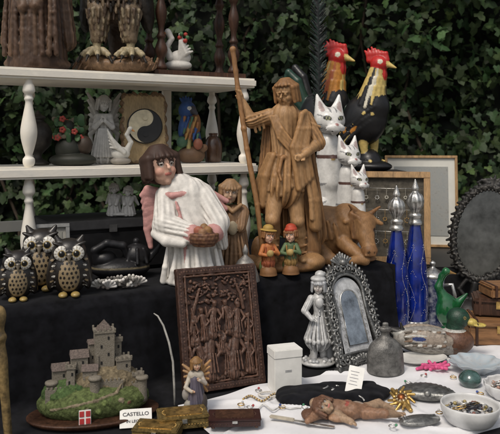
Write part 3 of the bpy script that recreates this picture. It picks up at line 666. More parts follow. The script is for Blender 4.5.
def smallswan():
    w=(.55,.54,.50); p=[E(0,0,4,12,8,5,(.25,.23,.2)),E(0,0,13,11,7,8,w)]+T([(7,0,16),(12,-1,26),(7,-2,35),(11,-3,42)],[4,2.8,2.4,3],w)+[C((11,-3,42),(16,-5,39),1.8,.7,(.35,.16,.05))]
    for sg in (-1,1):
        for i in range(6): p+=T([(4,sg*5,14),(-5-i,sg*7,20+i*2),(-12-i*.6,sg*6,20+i*4)],[2.6,2,1],w)
    sculpt('porcelain_swan_figurine',p,.55,.0024,(-.368,1.955,1.281),(0,0,R(10)),mat=MATT,k=.8)
smallswan()
lathe('dark_metal_urn',sm([(.030,0),(.032,.006),(.015,.016),(.012,.03),(.034,.055),(.040,.085),(.030,.11),(.016,.122),(.022,.132),(.010,.14),(.004,.15),(.001,.152)],4),mk('dark_metal',(.05,.045,.04),.55,.5,.3,60,.3,200),None,(-.59,1.91,1.281))
lathe('brown_glass_jar',sm([(.022,0),(.026,.006),(.028,.05),(.020,.075),(.012,.082),(.014,.09),(.001,.091)],3),mk('jar_brown',(.07,.035,.02),.3,0,.3,60,0,10,.2),None,(-.115,2.15,1.281))
# ------------------------------------------------------------------ top shelf ornaments (z=1.539)
def eagle():
    b=(.070,.046,.030); l=(.18,.13,.08); y=(.34,.28,.17); k_=(.022,.018,.014)
    p=[E(0,4,84,32,24,36,b),E(-4,0,118,18,18,22,b),E(-6,-6,142,13,14,13,l),C((-8,-16,142),(-10,-28,136),5,1.5,y),E(-26,8,78,9,20,36,k_,(0,8,0)),E(28,8,78,9,20,36,k_,(0,-8,0)),
       C((-14,-6,62),(-17,-9,34),13,6.5,l),C((13,-6,62),(16,-9,34),13,6.5,l),C((-17,-9,34),(-17,-10,20),4.6,3.8,y),C((16,-9,34),(16,-10,20),4.6,3.8,y),C((0,24,60),(0,34,14),12,9,b)]
    for sx in (-17,16):
        for a in (-150,-115,-80,-35,80):
            q=(sx+15*math.cos(R(a)),-10+14*math.sin(R(a)),17); p+=T([(sx,-10,20),((sx+q[0])/2,(q[1]-10)/2,22),q],[4,3.2,2.6],y); p.append(C(q,(q[0]+5*math.cos(R(a)),q[1]+5*math.sin(R(a)),9),2.2,.6,k_))
            for t in (.35,.6,.85): p.append(S((sx+(q[0]-sx)*t,-10+(q[1]+10)*t,21-2*t),3.4-1.0*t,tuple(np.array(y)*.8)))
    for j in range(14):
        for i in range(-6,7):
            x=i*5+(2.5 if j%2 else 0); q=1-(x/33)**2-((58+j*6-84)/38)**2
            if q>0: yy=4-25*math.sqrt(q); p.append(C((x,yy,60+j*6),(x,yy-1,52+j*6),2.4,1.0,[b,l,k_][(i*2+j)%3]))
    for sx in (-15,14):
        for j in range(5):
            for i in range(7): a=R(-170+i*28); rr_=12-j*1.4; p.append(C((sx+rr_*math.cos(a),-7+rr_*math.sin(a),62-j*6),(sx+(rr_-.3)*math.cos(a),-8+(rr_-.3)*math.sin(a),54-j*6),1.7,.8,[l,b,(.24,.19,.12)][(i+j)%3]))
    w_=(.22,.135,.075)
    p+=[E(0,0,8,42,20,9,w_),E(-22,-6,12,16,12,8,w_),E(20,4,12,18,14,9,(.17,.10,.058))]
    for i in range(14): p+=T([(-40+i*6,-14-3*math.sin(i),3),(-36+i*6,-16,9+2*math.sin(i*2)),(-30+i*5.6,-10,15)],1.2,(.15,.085,.045))
    sculpt('stuffed_eagle',p,.95,.00284,(-.385,1.965,1.539),(0,0,R(5)),mat=FEATH,k=1.1,amp=.4,freq=.4)
eagle()
def carved():
    b=(.085,.048,.030); l=(.12,.07,.042)
    p=[C((0,0,6),(0,0,110),30,24,b,(8,2.2)),E(0,-2,130,22,20,26,b),C((-14,-12,90),(-6,-26,60),9,6,l),C((14,-12,90),(6,-26,62),9,6,l),E(0,0,6,34,26,9,l),C((-26,4,100),(-30,4,30),7,9,l,(6,1.4)),C((24,4,100),(30,4,30),7,9,l,(6,1.4))]
    for i in range(9): p+=T([(-24+i*6,-20-4*math.sin(i*.4),100),(-25+i*6.2+2*math.sin(i*2),-23-4*math.sin(i*.4),56),(-26+i*6.5,-23-4*math.sin(i*.4),14)],[1.8,2.4,3],l if i%2 else b)
    p+=head((0,-8,138),18,(.2,-1,0),(0,0,1),l,b,lip=b,beard=b,low=-.8,carved=True)
    sculpt('carved_wooden_figure',p,1.1,.0026,(-.575,1.86,1.539),mat=WOODC,k=1.6,amp=.5,freq=.4)
carved()
ts=grp('turned_wood_stand',(-.18,2.12,1.539),(0,0,ANG))
box('base_board',(.30,.15,.016),(0,0,.008),DKWOOD,ts); box('top_board',(.30,.15,.016),(0,0,.318),DKWOOD,ts)
col=sm([(.014,0),(.018,.01),(.010,.03),(.019,.06),(.010,.09),(.014,.1),(.008,.12),(.017,.17),(.009,.21),(.015,.23),(.011,.25),(.016,.28),(.013,.296)],4)
for i,(a,b) in enumerate(((-.12,-.05),(.12,-.05),(-.12,.05),(.12,.05))): lathe('column_%d'%i,col,DKWOOD,ts,(a,b,.0155),n=20)
def swan():
    w=(.58,.56,.52); p=[E(0,0,6,14,9,6,w),E(2,0,14,11,7,8,w)]+T([(-8,-3,14),(-12,-4,24),(-6,-5,33),(-10,-6,40)],[4,3,2.6,3.4],w)+[C((-10,-6,40),(-16,-8,37),2,1,(.4,.15,.04))]
    for i in range(7): p+=T([(2,-4,12),(9-i,-6,18+i*2),(15-i*2.2,-5,20+i*3)],[2.4,2,1],w)
    for i in range(6): p.append(S((6+4*math.cos(i*1.05),-6+2*math.sin(i*2),34+4*math.sin(i*1.05)),2.2,(.32,.04,.03) if i%2 else (.05,.12,.05)))
    p+=T([(4,0,16),(6,-4,32)],[2,1.5],(.05,.12,.05))
    sculpt('porcelain_swan_ornament',p,.6,.0029,(-.215,2.06,1.556),mat=MATT,k=.8)
swan()
# ------------------------------------------------------------------ relief plaque
def plaque():
    c=(.065,.032,.022); l=(.11,.057,.038)
    p=[B(0,0,60,40,2.2,58,c,rd=.6),B(0,-1,3.5,43,4.5,3.5,c),B(0,-1,116.5,43,4.5,3.5,c),B(-39.5,-1,60,3.5,4.5,59,c),B(39.5,-1,60,3.5,4.5,59,c),
       B(0,-3,8.5,36,3,1.0,l),B(0,-3,111.5,36,3,1.0,l),B(-34.5,-3,60,1.0,3,52,l),B(34.5,-3,60,1.0,3,52,l)]
    for i in range(26): p+=[S((-38+i*3.05,-5.2,3.5),.8,l),S((-38+i*3.05,-5.2,116.5),.8,l)]
    for i in range(36): p+=[S((-39.5,-5.2,6+i*3.1),.8,l),S((39.5,-5.2,6+i*3.1),.8,l)]
    rr=random.Random(5)
    def fig(x,z,h,lean=0,arm=1,y=-3):
        u=h/40.; o=[]
        o+=[C((x,y,z+28*u),(x+lean,y,z+16*u),3.6*u,4.2*u,l,(5,.5)),C((x+lean,y,z+16*u),(x+lean-1,y,z+3*u),4.2*u,5.2*u,l,(5,.9)),C((x-lean*.3,y-1.5,z+35*u),(x-lean*.3,y-1.6,z+33*u),2.8*u,2.2*u,l),C((x,y,z+32*u),(x,y,z+28*u),1.6*u,2*u,l),E(x-lean*.3,y-.3,z+36.5*u,3.3*u,2.4*u,2.2*u,c)]
        o+=T([(x-4*u,y-1,z+28*u),(x-8*u*arm,y-3,z+22*u),(x-9*u*arm,y-3,z+29*u*arm)],[1.6*u,1.3*u,1.0*u],l)
        o+=T([(x+4*u,y-1,z+28*u),(x+7*u,y-3,z+21*u),(x+3*u,y-4,z+17*u)],[1.6*u,1.3*u,1.0*u],l)
        o+=[C((x-2*u,y-2,z+3*u),(x-3*u,y-3,z+1),1.5*u,1.5*u,l),C((x+2*u,y-2,z+3*u),(x+3*u,y-3,z+1),1.5*u,1.5*u,l)]
        for j in range(3): o.append(C((x-2*u+j*2*u,y-4*u,z+20*u),(x-3*u+j*3*u,y-5*u,z+6*u),.6*u,.8*u,l))
        return o
    for a in ((-25,12,42,3,1),(-12,10,50,-3,.6),(3,13,40,4,1),(14,10,50,-4,.8),(26,13,38,2,.7),(-19,48,34,2,1),(-6,50,38,-3,1.1),(7,52,36,3,.6),(19,47,38,-2,1),(29,44,28,1,.6),(-29,44,26,0,.6),(-2,34,30,2,.8)): p+=fig(*a)
    p+=T([(-31,-3,60),(-27,-4,80),(-20,-4,98)],[2.2,1.8,1.2],l)+T([(26,-3,76),(24,-4,90),(20,-4,100)],[2,1.8,1.2],l)+T([(-20,-5,20),(-26,-6,60),(-30,-5,80)],.9,l)+T([(24,-6,15),(30,-6,70)],.9,l)
    for i in range(130): p.append(E(rr.uniform(-33,33),-3,rr.uniform(84,109),rr.uniform(1.2,3.2),2.2,rr.uniform(.9,1.8),l if i%2 else c,(0,rr.uniform(-60,60),0)))
    for i in range(26): p.append(E(-32+i*2.6,-3.5,11.5+rr.uniform(-1,1.5),1.8,2.5,rr.uniform(1.2,2.6),l))
    sculpt('carved_wood_relief',p,.6,.00240,(-.060,1.635,.758),(R(-14),0,R(23)),mat=mk('relief_wood',None,.5,0,.3,70,.3,300,0,.85,spec=.38,grain=.2),k=.5,zcut=True,amp=.2,freq=.6)
plaque()
# ------------------------------------------------------------------ castle model
def castle():
    s=.00218; g=grp('castle_model',(-.335,1.475,.757),(0,0,R(16)),s)
    lathe('base_dish',sm([(58,0),(62,2),(64,5),(60,6),(54,6)],3),DKWOOD,g,sc=(1,.58,1))
    rr=random.Random(4); p=[E(0,0,12,54,27,20,(.11,.14,.05)),E(8,4,24,40,20,22,(.20,.16,.10)),E(-26,0,20,24,18,16,(.08,.13,.045))]
    for i in range(260):
        a=rr.uniform(0,6.28); t=rr.uniform(.35,1); q=(50*t*math.cos(a),26*t*math.sin(a),8+28*(1-t)+rr.uniform(0,7)); c=[(.08,.13,.04),(.14,.18,.06),(.22,.16,.11),(.20,.10,.07),(.055,.10,.035),(.24,.20,.14)][i%6]
        p.append(E(*q,rr.uniform(1.6,4.5),rr.uniform(1.6,4.5),rr.uniform(1.4,3.6),c,(rr.uniform(-40,40),rr.uniform(-40,40),0)))
    p+=T([(-40,-18,12),(-20,-24,16),(0,-25,19),(20,-20,23),(28,-12,32)],1.3,(.22,.18,.12))
    sculpt('hill',p,.75,1.0,(0,0,5),parent=g,mat=ROCK,k=.9,amp=.5,freq=.6)
    st_=mk('castle_stone',(.29,.255,.195),.85,0,.45,350,.8,600,col2=(.18,.16,.13)); rf=mk('castle_roof',(.13,.10,.085),.8,0,.4,300,.6,500); dk=mk('window_dark',(.01,.01,.01),.8)
    def tower(x,y,z,w,d,h,roof=None,cren=True):
        rz=R(rr.uniform(-8,8)); e=bpy.data.objects.new('tower_part',None); link(e,g,(x,y,z),(0,0,rz)); 
        box('tower',(w,d,h),(0,0,h/2),st_,e,bev=.4)
        for i in range(int(h//9)): box('window',(1.8,.6,3),((-1)**i*w*.18,-d/2-.1,h-5-i*8),dk,e,bev=0); box('window_side',(.6,1.8,3),(w/2+.1,(-1)**i*d*.16,h-6-i*8),dk,e,bev=0)
        box('buttress',(2.4,1.6,h*.55),(-w*.38,-d/2-.7,h*.275),st_,e,bev=.3)
        if cren:
            box('parapet',(w+2,d+2,2.4),(0,0,h+1),st_,e,bev=.3)
            n=max(2,int(w//4))
            for i in range(n+1):
                xx=-w/2-.2+i*(w+.4)/n
                for yy in (-d/2-.2,d/2+.2): box('merlon',(1.9,1.6,2.4+rr.uniform(-.5,.4)),(xx,yy,h+3.3),st_,e,bev=.2)
        if roof=='p': pyramid('roof',w*.8,d*.8,w*.5,(0,0,h+2.3),rf,e)
        if roof=='g': prism('roof',w+2,d+3,w*.4,(0,0,h+.1),rf,e)
    tower(10,4,36,19,16,46,'p'); tower(-14,2,40,16,13,20,'g',False); tower(-32,2,30,15,12,19,'g',False); tower(28,0,32,14,12,22,None); tower(-4,-6,34,14,8,14,'g',False)
    tower(22,10,38,10,9,32,None); tower(-22,-8,28,8,7,24,None); tower(42,-2,20,10,9,18,None); tower(0,8,44,10,8,26,'g',False)
    for a,b,x,y,z in ((24,3,-34,-12,20),(26,3,14,-14,24),(20,3,36,-9,18)):
        box('curtain_wall',(a,b,14),(x,y,z+7),st_,g,bev=.3)
        for i in range(int(a//4)): box('wall_merlon',(2,2.6,2.2),(x-a/2+2+i*4,y,z+15),st_,g,bev=.2)
    for x,y,z in ((-40,-6,16),(0,-16,20),(46,-8,14)): lathe('round_tower',sm([(5.5,0),(5,8),(5,20),(6,21),(6,24),(.1,24.2)],2),st_,g,(x,y,z),n=18)
    box('shield_white',(11,1.5,13),(-10,-31,12),PAPER,g,(R(-10),0,0)); rd=mk('shield_red',(.42,.03,.03),.5)
    for i,(dx,dz) in enumerate(((-2.9,3.2),(2.9,3.2),(-2.9,-3.2),(2.9,-3.2))): box('shield_red_%d'%i,(4.2,1.0,5.0),(-10+dx,-31.9+(.55 if dz>0 else -.55),12+dz),rd,g,(R(-10),0,0),bev=.2)
castle()
lb=grp('paper_label',(-.235,1.415,.7575),(R(-52),0,R(10)))
box('card',(.066,.0012,.042),(0,0,.021),PAPER,lb,bev=0)
for i,(tx,z,sz) in enumerate((('CASTELLO',.026,.0115),('IN LEGNO',.011,.0085))):
    cu_=bpy.data.curves.new('label_text','FONT'); cu_.body=tx; cu_.size=sz; cu_.align_x='CENTER'; cu_.offset=.0002; cu_.materials.append(INK)
    link(bpy.data.objects.new('text_%d'%i,cu_),lb,(0,-.0012,z),(R(90),0,0))
tube('curved_horn_cane',[(-.222,1.585,.95),(-.212,1.58,.945),(-.198,1.572,.925),(-.184,1.56,.89),(-.174,1.55,.85),(-.170,1.54,.80),(-.168,1.53,.759)],[.0012,.002,.0024,.0026,.0026,.0026,.002],mk('horn',(.34,.33,.30),.45,0,.3,60))
# ------------------------------------------------------------------ small angel figurine in front
def sangel():
    p=[C((0,0,34),(1,0,8),6,9,(.10,.09,.12),(6,1.2)),C((-3,0,38),(4,0,38),4.5,4.5,(.40,.36,.30))]+head((1,-1,49),5.6,(.4,-1,0),(0,0,1),(.5,.33,.23),(.24,.13,.05),low=-.7,eyes=.9)
    p+=[C((-5,0,38),(-9,-6,28),2.6,2,(.45,.40,.33)),C((-9,-6,28),(-3,-9,25),2,1.6,(.45,.4,.33)),C((5,0,38),(10,-5,32),2.6,2,(.4,.35,.3)),C((10,-5,32),(5,-9,36),2,1.6,(.4,.35,.3))]
    p+=hand((-3,-9,25),(1,0,0),(0,-1,0),4,(.5,.33,.23))+hand((5,-9,36),(-.7,0,.6),(0,-1,0),4,(.5,.33,.23))
    for i in range(6): p.append(C((4,5,40-i*2),(14-i*.6,7,50-i*6),2.0,1.2,(.40,.22,.09))); p.append(C((-4,5,40-i*2),(-13+i*.8,7,46-i*6),2.0,1.2,(.30,.18,.09)))
    p+=[E(0,0,5,12,9,6,(.05,.045,.04)),E(-6,-4,10,5,4,5,(.3,.28,.24)),E(8,-2,12,4,4,9,(.06,.05,.045)),E(-9,-2,20,4,3,6,(.30,.28,.26))]
    sculpt('fairy_figurine',p,.45,.0022,(-.118,1.485,.758),mat=MATT,k=.7)
sangel()
def trinket(name,loc,rz,w,d,h,m1,m2):
    g=grp(name,loc,(0,0,R(rz))); box('body',(w,d,h*.68),(0,0,h*.34),m1,g); box('lid',(w*1.03,d*1.03,h*.26),(0,0,h*.84),m1,g,bev=h*.08); box('inlay',(w*.75,d*.75,.002),(0,0,h*.972+.0005),m2,g,bev=.0004); box('clasp',(w*.1,.003,h*.3),(0,-d*.52-.001,h*.65),SILV,g)
    for sx in (-1,1):
        for sy in (-1,1): lathe('foot',[(.004,-.0),(.004,.003)],m2,g,(sx*w*.42,sy*d*.42,-.0028),n=10)
    pts=[]
    for i in range(40): t=i/40*6.283; pts.append((w*.42*math.cos(t),d*.40*math.sin(t),h*.98))
    for i in range(16): pts.append((-w*.46+w*.92*i/15,-d*.505,h*.34))
    beads('beading',pts,.0013,(.3,.22,.08),m2,g)
BRB=mk('brass_box',(.22,.155,.055),.5,.55,.45,160,.6,500,rvar=.12)
trinket('brass_jewelry_box',(-.140,1.425,.762),14,.10,.06,.026,BRB,GOLD)
trinket('brass_jewelry_box.001',(-.185,1.375,.757),-8,.09,.055,.024,BRB,GOLD)
trinket('red_jewelry_box',(-.032,1.42,.768),3,.105,.055,.016,mk('maroon',(.035,.012,.010),.4),DKWOOD)
wbx=grp('white_gift_box',(.082,1.625,.7615),(0,0,R(18))); box('body',(.068,.05,.080),(0,0,.040),PAPER,wbx,bev=.001); box('lid',(.071,.053,.020),(0,0,.090),PAPER,wbx,bev=.0015); box('printed_label',(.016,.0008,.005),(.0,-.0252,.05),mk('logo_grey',(.35,.35,.35),.6),wbx,bev=0)
# ------------------------------------------------------------------ white porcelain lady
def lady():
    w=(.56,.56,.55); d=(.38,.39,.40); p=[]
    p+=[C((0,0,64),(1,0,50),6.5,5,w),C((1,0,50),(0,0,27),5.5,12,w,(7,2.0)),C((-4,-2,28),(-5,-2,8),4.6,3.4,w),C((5,0,28),(5,1,8),4.6,3.4,w),E(-6,-5,6,3.4,6,2.6,d),E(6,-3,6,3.4,6,2.6,d)]
    p+=head((0,-1,77),6.8,(-.3,-1,.0),(0,0,1),(.56,.52,.48),d,eye=(.15,.13,.12),white=(.5,.47,.44),lip=(.36,.26,.24),low=-.7,eyes=.9)
    p+=[E(0,1,84,7.5,7,3.4,w),E(2,2,88,5,5,4,w),E(0,0,68,4.5,4,4,w),E(0,-6,62,4,3,5,w)]
    p+=[C((-7,0,65),(-14,-3,54),3.8,3,w,(4,.6)),C((-14,-3,54),(-8,-9,47),3,2.2,w),C((7,0,65),(15,-2,56),3.8,3,w,(4,.6)),C((15,-2,56),(12,-7,45),3,2.2,w)]
    p+=hand((-8,-9,47),(.8,-.3,-.2),(0,-1,0),6,w)+hand((12,-7,45),(-.2,-.2,-1),(0,-1,0),6,w)
    for i in range(18):
        a=i/18*6.28; p.append(E(12.5*math.cos(a),12.5*math.sin(a),25+(i%2),2,2,2.6,w)); p.append(C((6*math.cos(a),6*math.sin(a),48),(13*math.cos(a),13*math.sin(a),26),.7,1,d if i%2 else w))
    p+=[E(0,0,3,17,13,4.5,w),E(11,4,14,6,6,13,d),C((11,4,22),(14,2,34),2.6,2,d)]
    for i in range(13): a=i*.5; p.append(S((14*math.cos(a),10*math.sin(a),6),1.9,d if i%2 else w))
    for i in range(4): p.append(S((0,-6.5,50+i*4),.9,d))
    sculpt('porcelain_lady_figurine',p,.45,.00270,(.180,1.81,.757),(0,0,R(5)),mat=mk('silvery_porcelain',None,.42,.1,.2,100,.2,300,0,.75),k=.7)
lady()
# ------------------------------------------------------------------ pewter ornate mirror
def pmirror():
    g=grp('ornate_pewter_mirror',(.296,1.79,.757),(R(-20),0,R(33)))
    c=(.12,.12,.115); l=(.25,.25,.24); s=.00245; p=[]
    def out(t):
        if t<.2: return (-30+60*t/.2,10)
        if t<.45: return (30-4*((t-.2)/.25),10+72*(t-.2)/.25)
        if t<.75: a=(t-.45)/.3*math.pi; return (26*math.cos(a),82+24*math.sin(a))
        return (-26-4*((t-.75)/.25),82-72*(t-.75)/.25)
    N=110; pts=[out(i/N) for i in range(N)]
    for i in range(N):
        a=pts[i]; b=pts[(i+1)%N]; nx,nz=a[0]*.9,a[1]-58; L=math.hypot(nx,nz); nx/=L; nz/=L
        p.append(C((a[0]+3*nx,0,a[1]+3*nz),(b[0]+3*nx,0,b[1]+3*nz),3.4,3.4,c)); p.append(C((a[0]-4*nx,0,a[1]-4*nz),(b[0]-4*nx,0,b[1]-4*nz),3.4,3.4,c))
        p.append(C((a[0]-7*nx,-2.5,a[1]-7*nz),(b[0]-7*nx,-2.5,b[1]-7*nz),1.3,1.3,l))
        ph=i*.9
        p.append(S((a[0]+4.5*nx*math.cos(ph),-3.2,a[1]+4.5*nz*math.cos(ph)),1.25,l))
        if i%2==0: p.append(E(a[0]+8.2*nx,-.5,a[1]+8.2*nz,2.4,1.8,1.4,l,(0,-math.degrees(math.atan2(nz,nx)),0)))
        if i%3==0:
            q=[(a[0]+(4*(1-t/9))*math.cos(t*.9+ph),-4,a[1]+(4*(1-t/9))*math.sin(t*.9+ph)) for t in range(8)]; p+=T(q,.8,l)
        if i%3==1: p.append(E(a[0]+2*nx,-3.6,a[1]+2*nz,2.8,1.2,1.0,l,(0,i*37,0)))
    for i in range(-4,5): p.append(C((i*1.2,-3,110),(i*3.4,-3,123-abs(i)*1.8),1.1,1.5,l))
    p+=[S((0,-5,112),3.4,l),B(-30,0,2.5,6,5,3,c),B(30,0,2.5,6,5,3,c)]
    for i in range(-4,5): p.append(C((i*2,-5,8),(i*3.4,-5,14-abs(i)),1,1.4,l))
    sculpt('frame',p,.6,s,parent=g,mat=PEWT,k=.5)
    V=[(-.060,0,.030),(.060,0,.030)]+[(.056*math.cos(a/16*math.pi),0,.195+.05*math.sin(a/16*math.pi)) for a in range(17)]
    mesh('backing',[(x,.004,z) for x,y,z in V],[tuple(range(len(V)))],BLACK,g,smooth=False)
    ap=mk('aperture_card',(.48,.49,.50),.5,0,.25,60,.2,300)
    V1=[(x*.85,-.0005,.03+(z-.03)*.93+.005) for x,y,z in V]; mesh('aperture',V1,[tuple(range(len(V1)))],ap,g,smooth=False)
    V2=[(x*.55,-.0035,.03+(z-.03)*.66+.030) for x,y,z in V]; mesh('glass',V2,[tuple(range(len(V2)))],MIRR,g,smooth=False)
    tube('glass_bezel',V2,.0020,SILV,g,n=8,closed=True)
    rr=random.Random(31); pp=[]
    for sg in (-1,1):
        for i in range(9): z=.05+i*.018; pp+=[(sg*(.040+.003*math.sin(i*2)+.004*math.cos(b)),-.003,z+.004*math.sin(b)) for b in np.linspace(0,5.2,7)]
    beads('card_scrollwork',pp,.0009,(.15,.15,.14),PEWT,g)
    box('strut',(.02,.004,.18),(0,.045,.09),BLACK,g,(R(28),0,0))
pmirror()
lathe('pewter_flask',sm([(.043,0),(.047,.004),(.047,.012),(.045,.045),(.041,.067),(.028,.082),(.013,.092),(.010,.102),(.015,.108),(.015,.114),(.008,.118),(.007,.126),(.001,.128)],4),mk('flask_pewter',(.17,.165,.155),.5,.55,.45,50,.5,300,0,.4,rvar=.1),None,(.343,1.74,.7605),sc=(1,.7,1))
# ------------------------------------------------------------------ velvet tray, tag, brooches
def velvet():
    c=(.008,.008,.009); p=[E(0,0,3,58,30,6,c),E(-30,6,4,26,16,5,c),E(28,-4,4,30,18,6,c),C((-50,-8,4),(40,-20,4),4,4,c),C((-46,14,4),(46,14,4),4,4,c)]
    sculpt('black_velvet_display_pad',p,1.1,.0023,(.190,1.575,.760),(0,0,R(10)),mat=VELV,k=5,amp=1.2,freq=.12)
velvet()
tg=grp('price_tag',(.232,1.555,.775),(R(-46),R(8),R(-14))); box('card',(.036,.001,.068),(0,0,.034),PAPER,tg,bev=0)
for i in range(5): box('writing_%d'%i,(.020-.004*(i%2),.0006,.0010),(-.003,-.001,.054-i*.008),mk('pencil',(.25,.25,.28),.8),tg,bev=0)
def curve(n,f): return [f(i/(n-1)) for i in range(n)]
ZT=.767
beads('bead_necklace',curve(70,lambda t:(.145+.10*t+.012*math.sin(t*9),1.56+.05*math.sin(t*3.4)-.04*t,.778+.002*math.sin(t*7))),.0022,(.45,.43,.38),SILV)
beads('gold_chain_necklace',curve(60,lambda t:(-.015+.10*t,1.545+.018*math.sin(t*11)+.02*t,ZT)),.0026,[(.45,.30,.08),(.1,.05,.03),(.4,.36,.28)]*20,PORC)
beads('pearl_bracelet',curve(40,lambda t:(.045+.025*math.cos(t*6.28),1.575+.016*math.sin(t*6.28),ZT)),.0024,(.5,.47,.42),PORC)
beads('silver_chain',curve(80,lambda t:(.02+.09*t,1.495+.02*math.sin(t*14)*(1-t),ZT)),.0015,(.4,.4,.4),SILV)
beads('brooch_set',[(.15+.018*i+.004*math.sin(i*4),1.60-.012*(i%3),.776) for i in range(8)]+[(.152+.018*i,1.597-.012*(i%3),.777) for i in range(8)],[.004]*8+[.0025]*8,[(.35,.3,.2),(.1,.1,.12),(.4,.4,.42),(.3,.1,.08)]*4,SILV)
def goldbrooch():
    c=(.48,.31,.10); p=[]
    for i in range(11): a=i/11*6.28; p+=T([(0,0,3),(7*math.cos(a+.3),8*math.sin(a+.3),5),(12*math.cos(a),14*math.sin(a),3+2*(i%2))],[1.2,1.5,1.2],c)
    p+=[S((0,0,5),4,(.30,.10,.03)),C((-12,10,3),(12,-12,5),2,2,c)]
    for i in range(8): a=i*.785; p.append(S((4.5*math.cos(a),4.5*math.sin(a),6),1.2,(.5,.4,.25)))
    sculpt('gold_brooch',p,.5,.0024,(.340,1.535,.764),(R(25),0,R(-30)),mat=mk('gold_paint',None,.38,.7,.35,90,.3,300,0,.7),k=.6)
goldbrooch()
# ------------------------------------------------------------------ driftwood doll
def doll():
    t_=(.27,.15,.09); d=(.15,.075,.045); l=(.37,.25,.16); r=(.30,.07,.05)
    p=[E(-22,4,9,14,12,9,d),C((-22,4,12),(4,-2,9),9,8,t_),C((4,-2,9),(22,4,7),8,6,t_),C((20,4,8),(34,10,10),6,4.6,l),C((34,10,10),(48,8,5),4.6,3,l),C((16,-4,7),(34,-12,9),6,4.4,t_),C((34,-12,9),(50,-6,5),4.2,2.8,l),
       C((-10,10,9),(6,24,7),5,3,t_),C((-14,-6,8),(-2,-20,6),5,3,l),C((-30,-2,7),(-42,-12,5),5,3,t_),E(-2,0,14,8,7,4,r),E(-30,8,14,6,6,5,l),E(10,2,13,7,5,3,(.42,.33,.26)),E(-38,0,6,8,10,5,d),E(-12,-10,6,9,6,4,(.34,.2,.12))]
    p+=head((-24,-4,15),9,(-.1,-.75,.6),(-.8,.3,.3),l,d,low=-.5,eyes=.9)
    p+=hand((50,-6,5),(1,.3,0),(0,0,-1),9,l)+hand((6,24,7),(.6,.8,0),(0,0,-1),8,t_)+hand((-2,-20,6),(.6,-.8,0),(0,0,-1),8,l)
    sculpt('wooden_jointed_doll',p,.6,.00215,(.205,1.445,.7625),(0,0,R(6)),mat=WOODC,k=1.4,amp=.4,freq=.4)
doll()
kn=grp('table_knife',(.095,1.425,.7665),(0,0,R(-22))); box('blade',(.085,.010,.0014),(.04,0,.001),SILV,kn,bev=.0004); box('handle',(.055,.010,.006),(-.03,0,.002),mk('bone',(.5,.45,.36),.5),kn,bev=.002)
def purse():
    c=(.22,.22,.21); p=[]
    for i in range(17): a=R(4+i*10.8); p.append(C((0,-10,4),(25*math.cos(a),-10+27*math.sin(a),4),2.4,3.2,c))
    p+=[E(0,0,4,22,16,7,c),C((-14,-12,5),(14,-12,5),3,3,(.35,.35,.33)),S((0,-15,8),2.6,(.35,.35,.33))]
    for i in range(24): a=R(i*7.8); p.append(S((27*math.cos(a),-10+29*math.sin(a),4),1.4,(.33,.33,.31)))
    sculpt('silver_shell_purse',p,.6,.0024,(.405,1.575,.763),(0,0,R(-12)),mat=PEWT,k=.6)
purse()
def purse2():
    c=(.25,.25,.24); p=[E(0,0,3,24,12,4.5,c),C((-20,-4,5),(20,-4,5),2,2,(.38,.38,.36))]
    for i in range(14): p+=T([(-18+i*2.8,-6,4),(-19+i*2.9,2,6),(-20+i*3,10,3)],[1,1.3,1],c)
    sculpt('silver_coin_purse',p,.6,.0019,(.352,1.425,.763),(0,0,R(14)),mat=PEWT,k=.5)
purse2()
lathe('white_oval_dish',sm([(.040,0),(.044,.003),(.062,.010),(.064,.012),(.060,.011),(.044,.006),(.001,.005)],3),mk('dish_white',(.62,.61,.58),.35,0,.1,40,0,10,.2),None,(.452,1.82,.763),(0,0,R(15)),sc=(1.15,.75,1))
def pink():
    c=(.60,.09,.22); p=[]
    for i in range(14): a=i*.449; p.append(C((7*math.cos(a),4*math.sin(a),3),(13*math.cos(a),8*math.sin(a),4+1.5*math.sin(i*2)),1.4,1.6,c))
    p+=T([(-13,0,3),(-20,-3,3)],[1.8,1.4],c)+T([(7*math.cos(a),4*math.sin(a),3) for a in np.linspace(0,6.28,14)],1.6,c)
    sculpt('pink_hair_clip',p,.4,.0027,(.474,1.755,.763),(0,0,R(10)),mat=MATT,k=.6)
pink()
def bowl(name,loc,rad,h,cols,m,seed,flute=None):
    g=grp(name,loc); t=rad*.06
    lathe('bowl',sm([(rad*.7,0),(rad*.8,h*.1),(rad*.97,h*.6),(rad,h),(rad-t,h),(rad*.9,h*.6),(rad*.6,h*.25),(.0005,h*.22)],3),m,g,n=60,flute=flute)
    rr=random.Random(seed); pts=[];rd=[];cc=[]
    for i in range(170):
        a=rr.uniform(0,6.28); q=rad*.82*math.sqrt(rr.random()); pts.append((q*math.cos(a),q*math.sin(a),h*.45+rr.uniform(0,h*.4)*(1-(q/rad)**2*.5))); rd.append(rr.uniform(.002,.0045)); cc.append(rr.choice(cols))
    beads('trinkets',pts,rd,cc,PORC,g)
    for i in range(9):
        a=rr.uniform(0,6.28); q=rad*.5*rr.random(); x,y=q*math.cos(a),q*math.sin(a); n0=rr.uniform(0,3); rr_=rr.uniform(.008,.016)
        tube('ring_%d'%i,[(x+rr_*math.cos(b),y+rr_*.9*math.sin(b),h*.92+.004*math.sin(b+n0)) for b in np.linspace(0,6.28,25)[:-1]],.0012,[SILV,GOLD,INK][i%3],g,n=6,closed=True)
wc_=mk('bowl_white',(.62,.62,.61),.35,0,.1,40,0,10,.2)
bowl('jewelry_bowl',(.458,1.43,.763),.060,.038,[(.1,.11,.13),(.35,.32,.28),(.2,.08,.06),(.3,.24,.1),(.4,.4,.4),(.03,.03,.04)],wc_,1)
bowl('jewelry_bowl.001',(.60,1.57,.763),.062,.030,[(.5,.48,.45),(.3,.27,.24),(.08,.08,.08),(.35,.2,.15)],wc_,2,(14,.03))
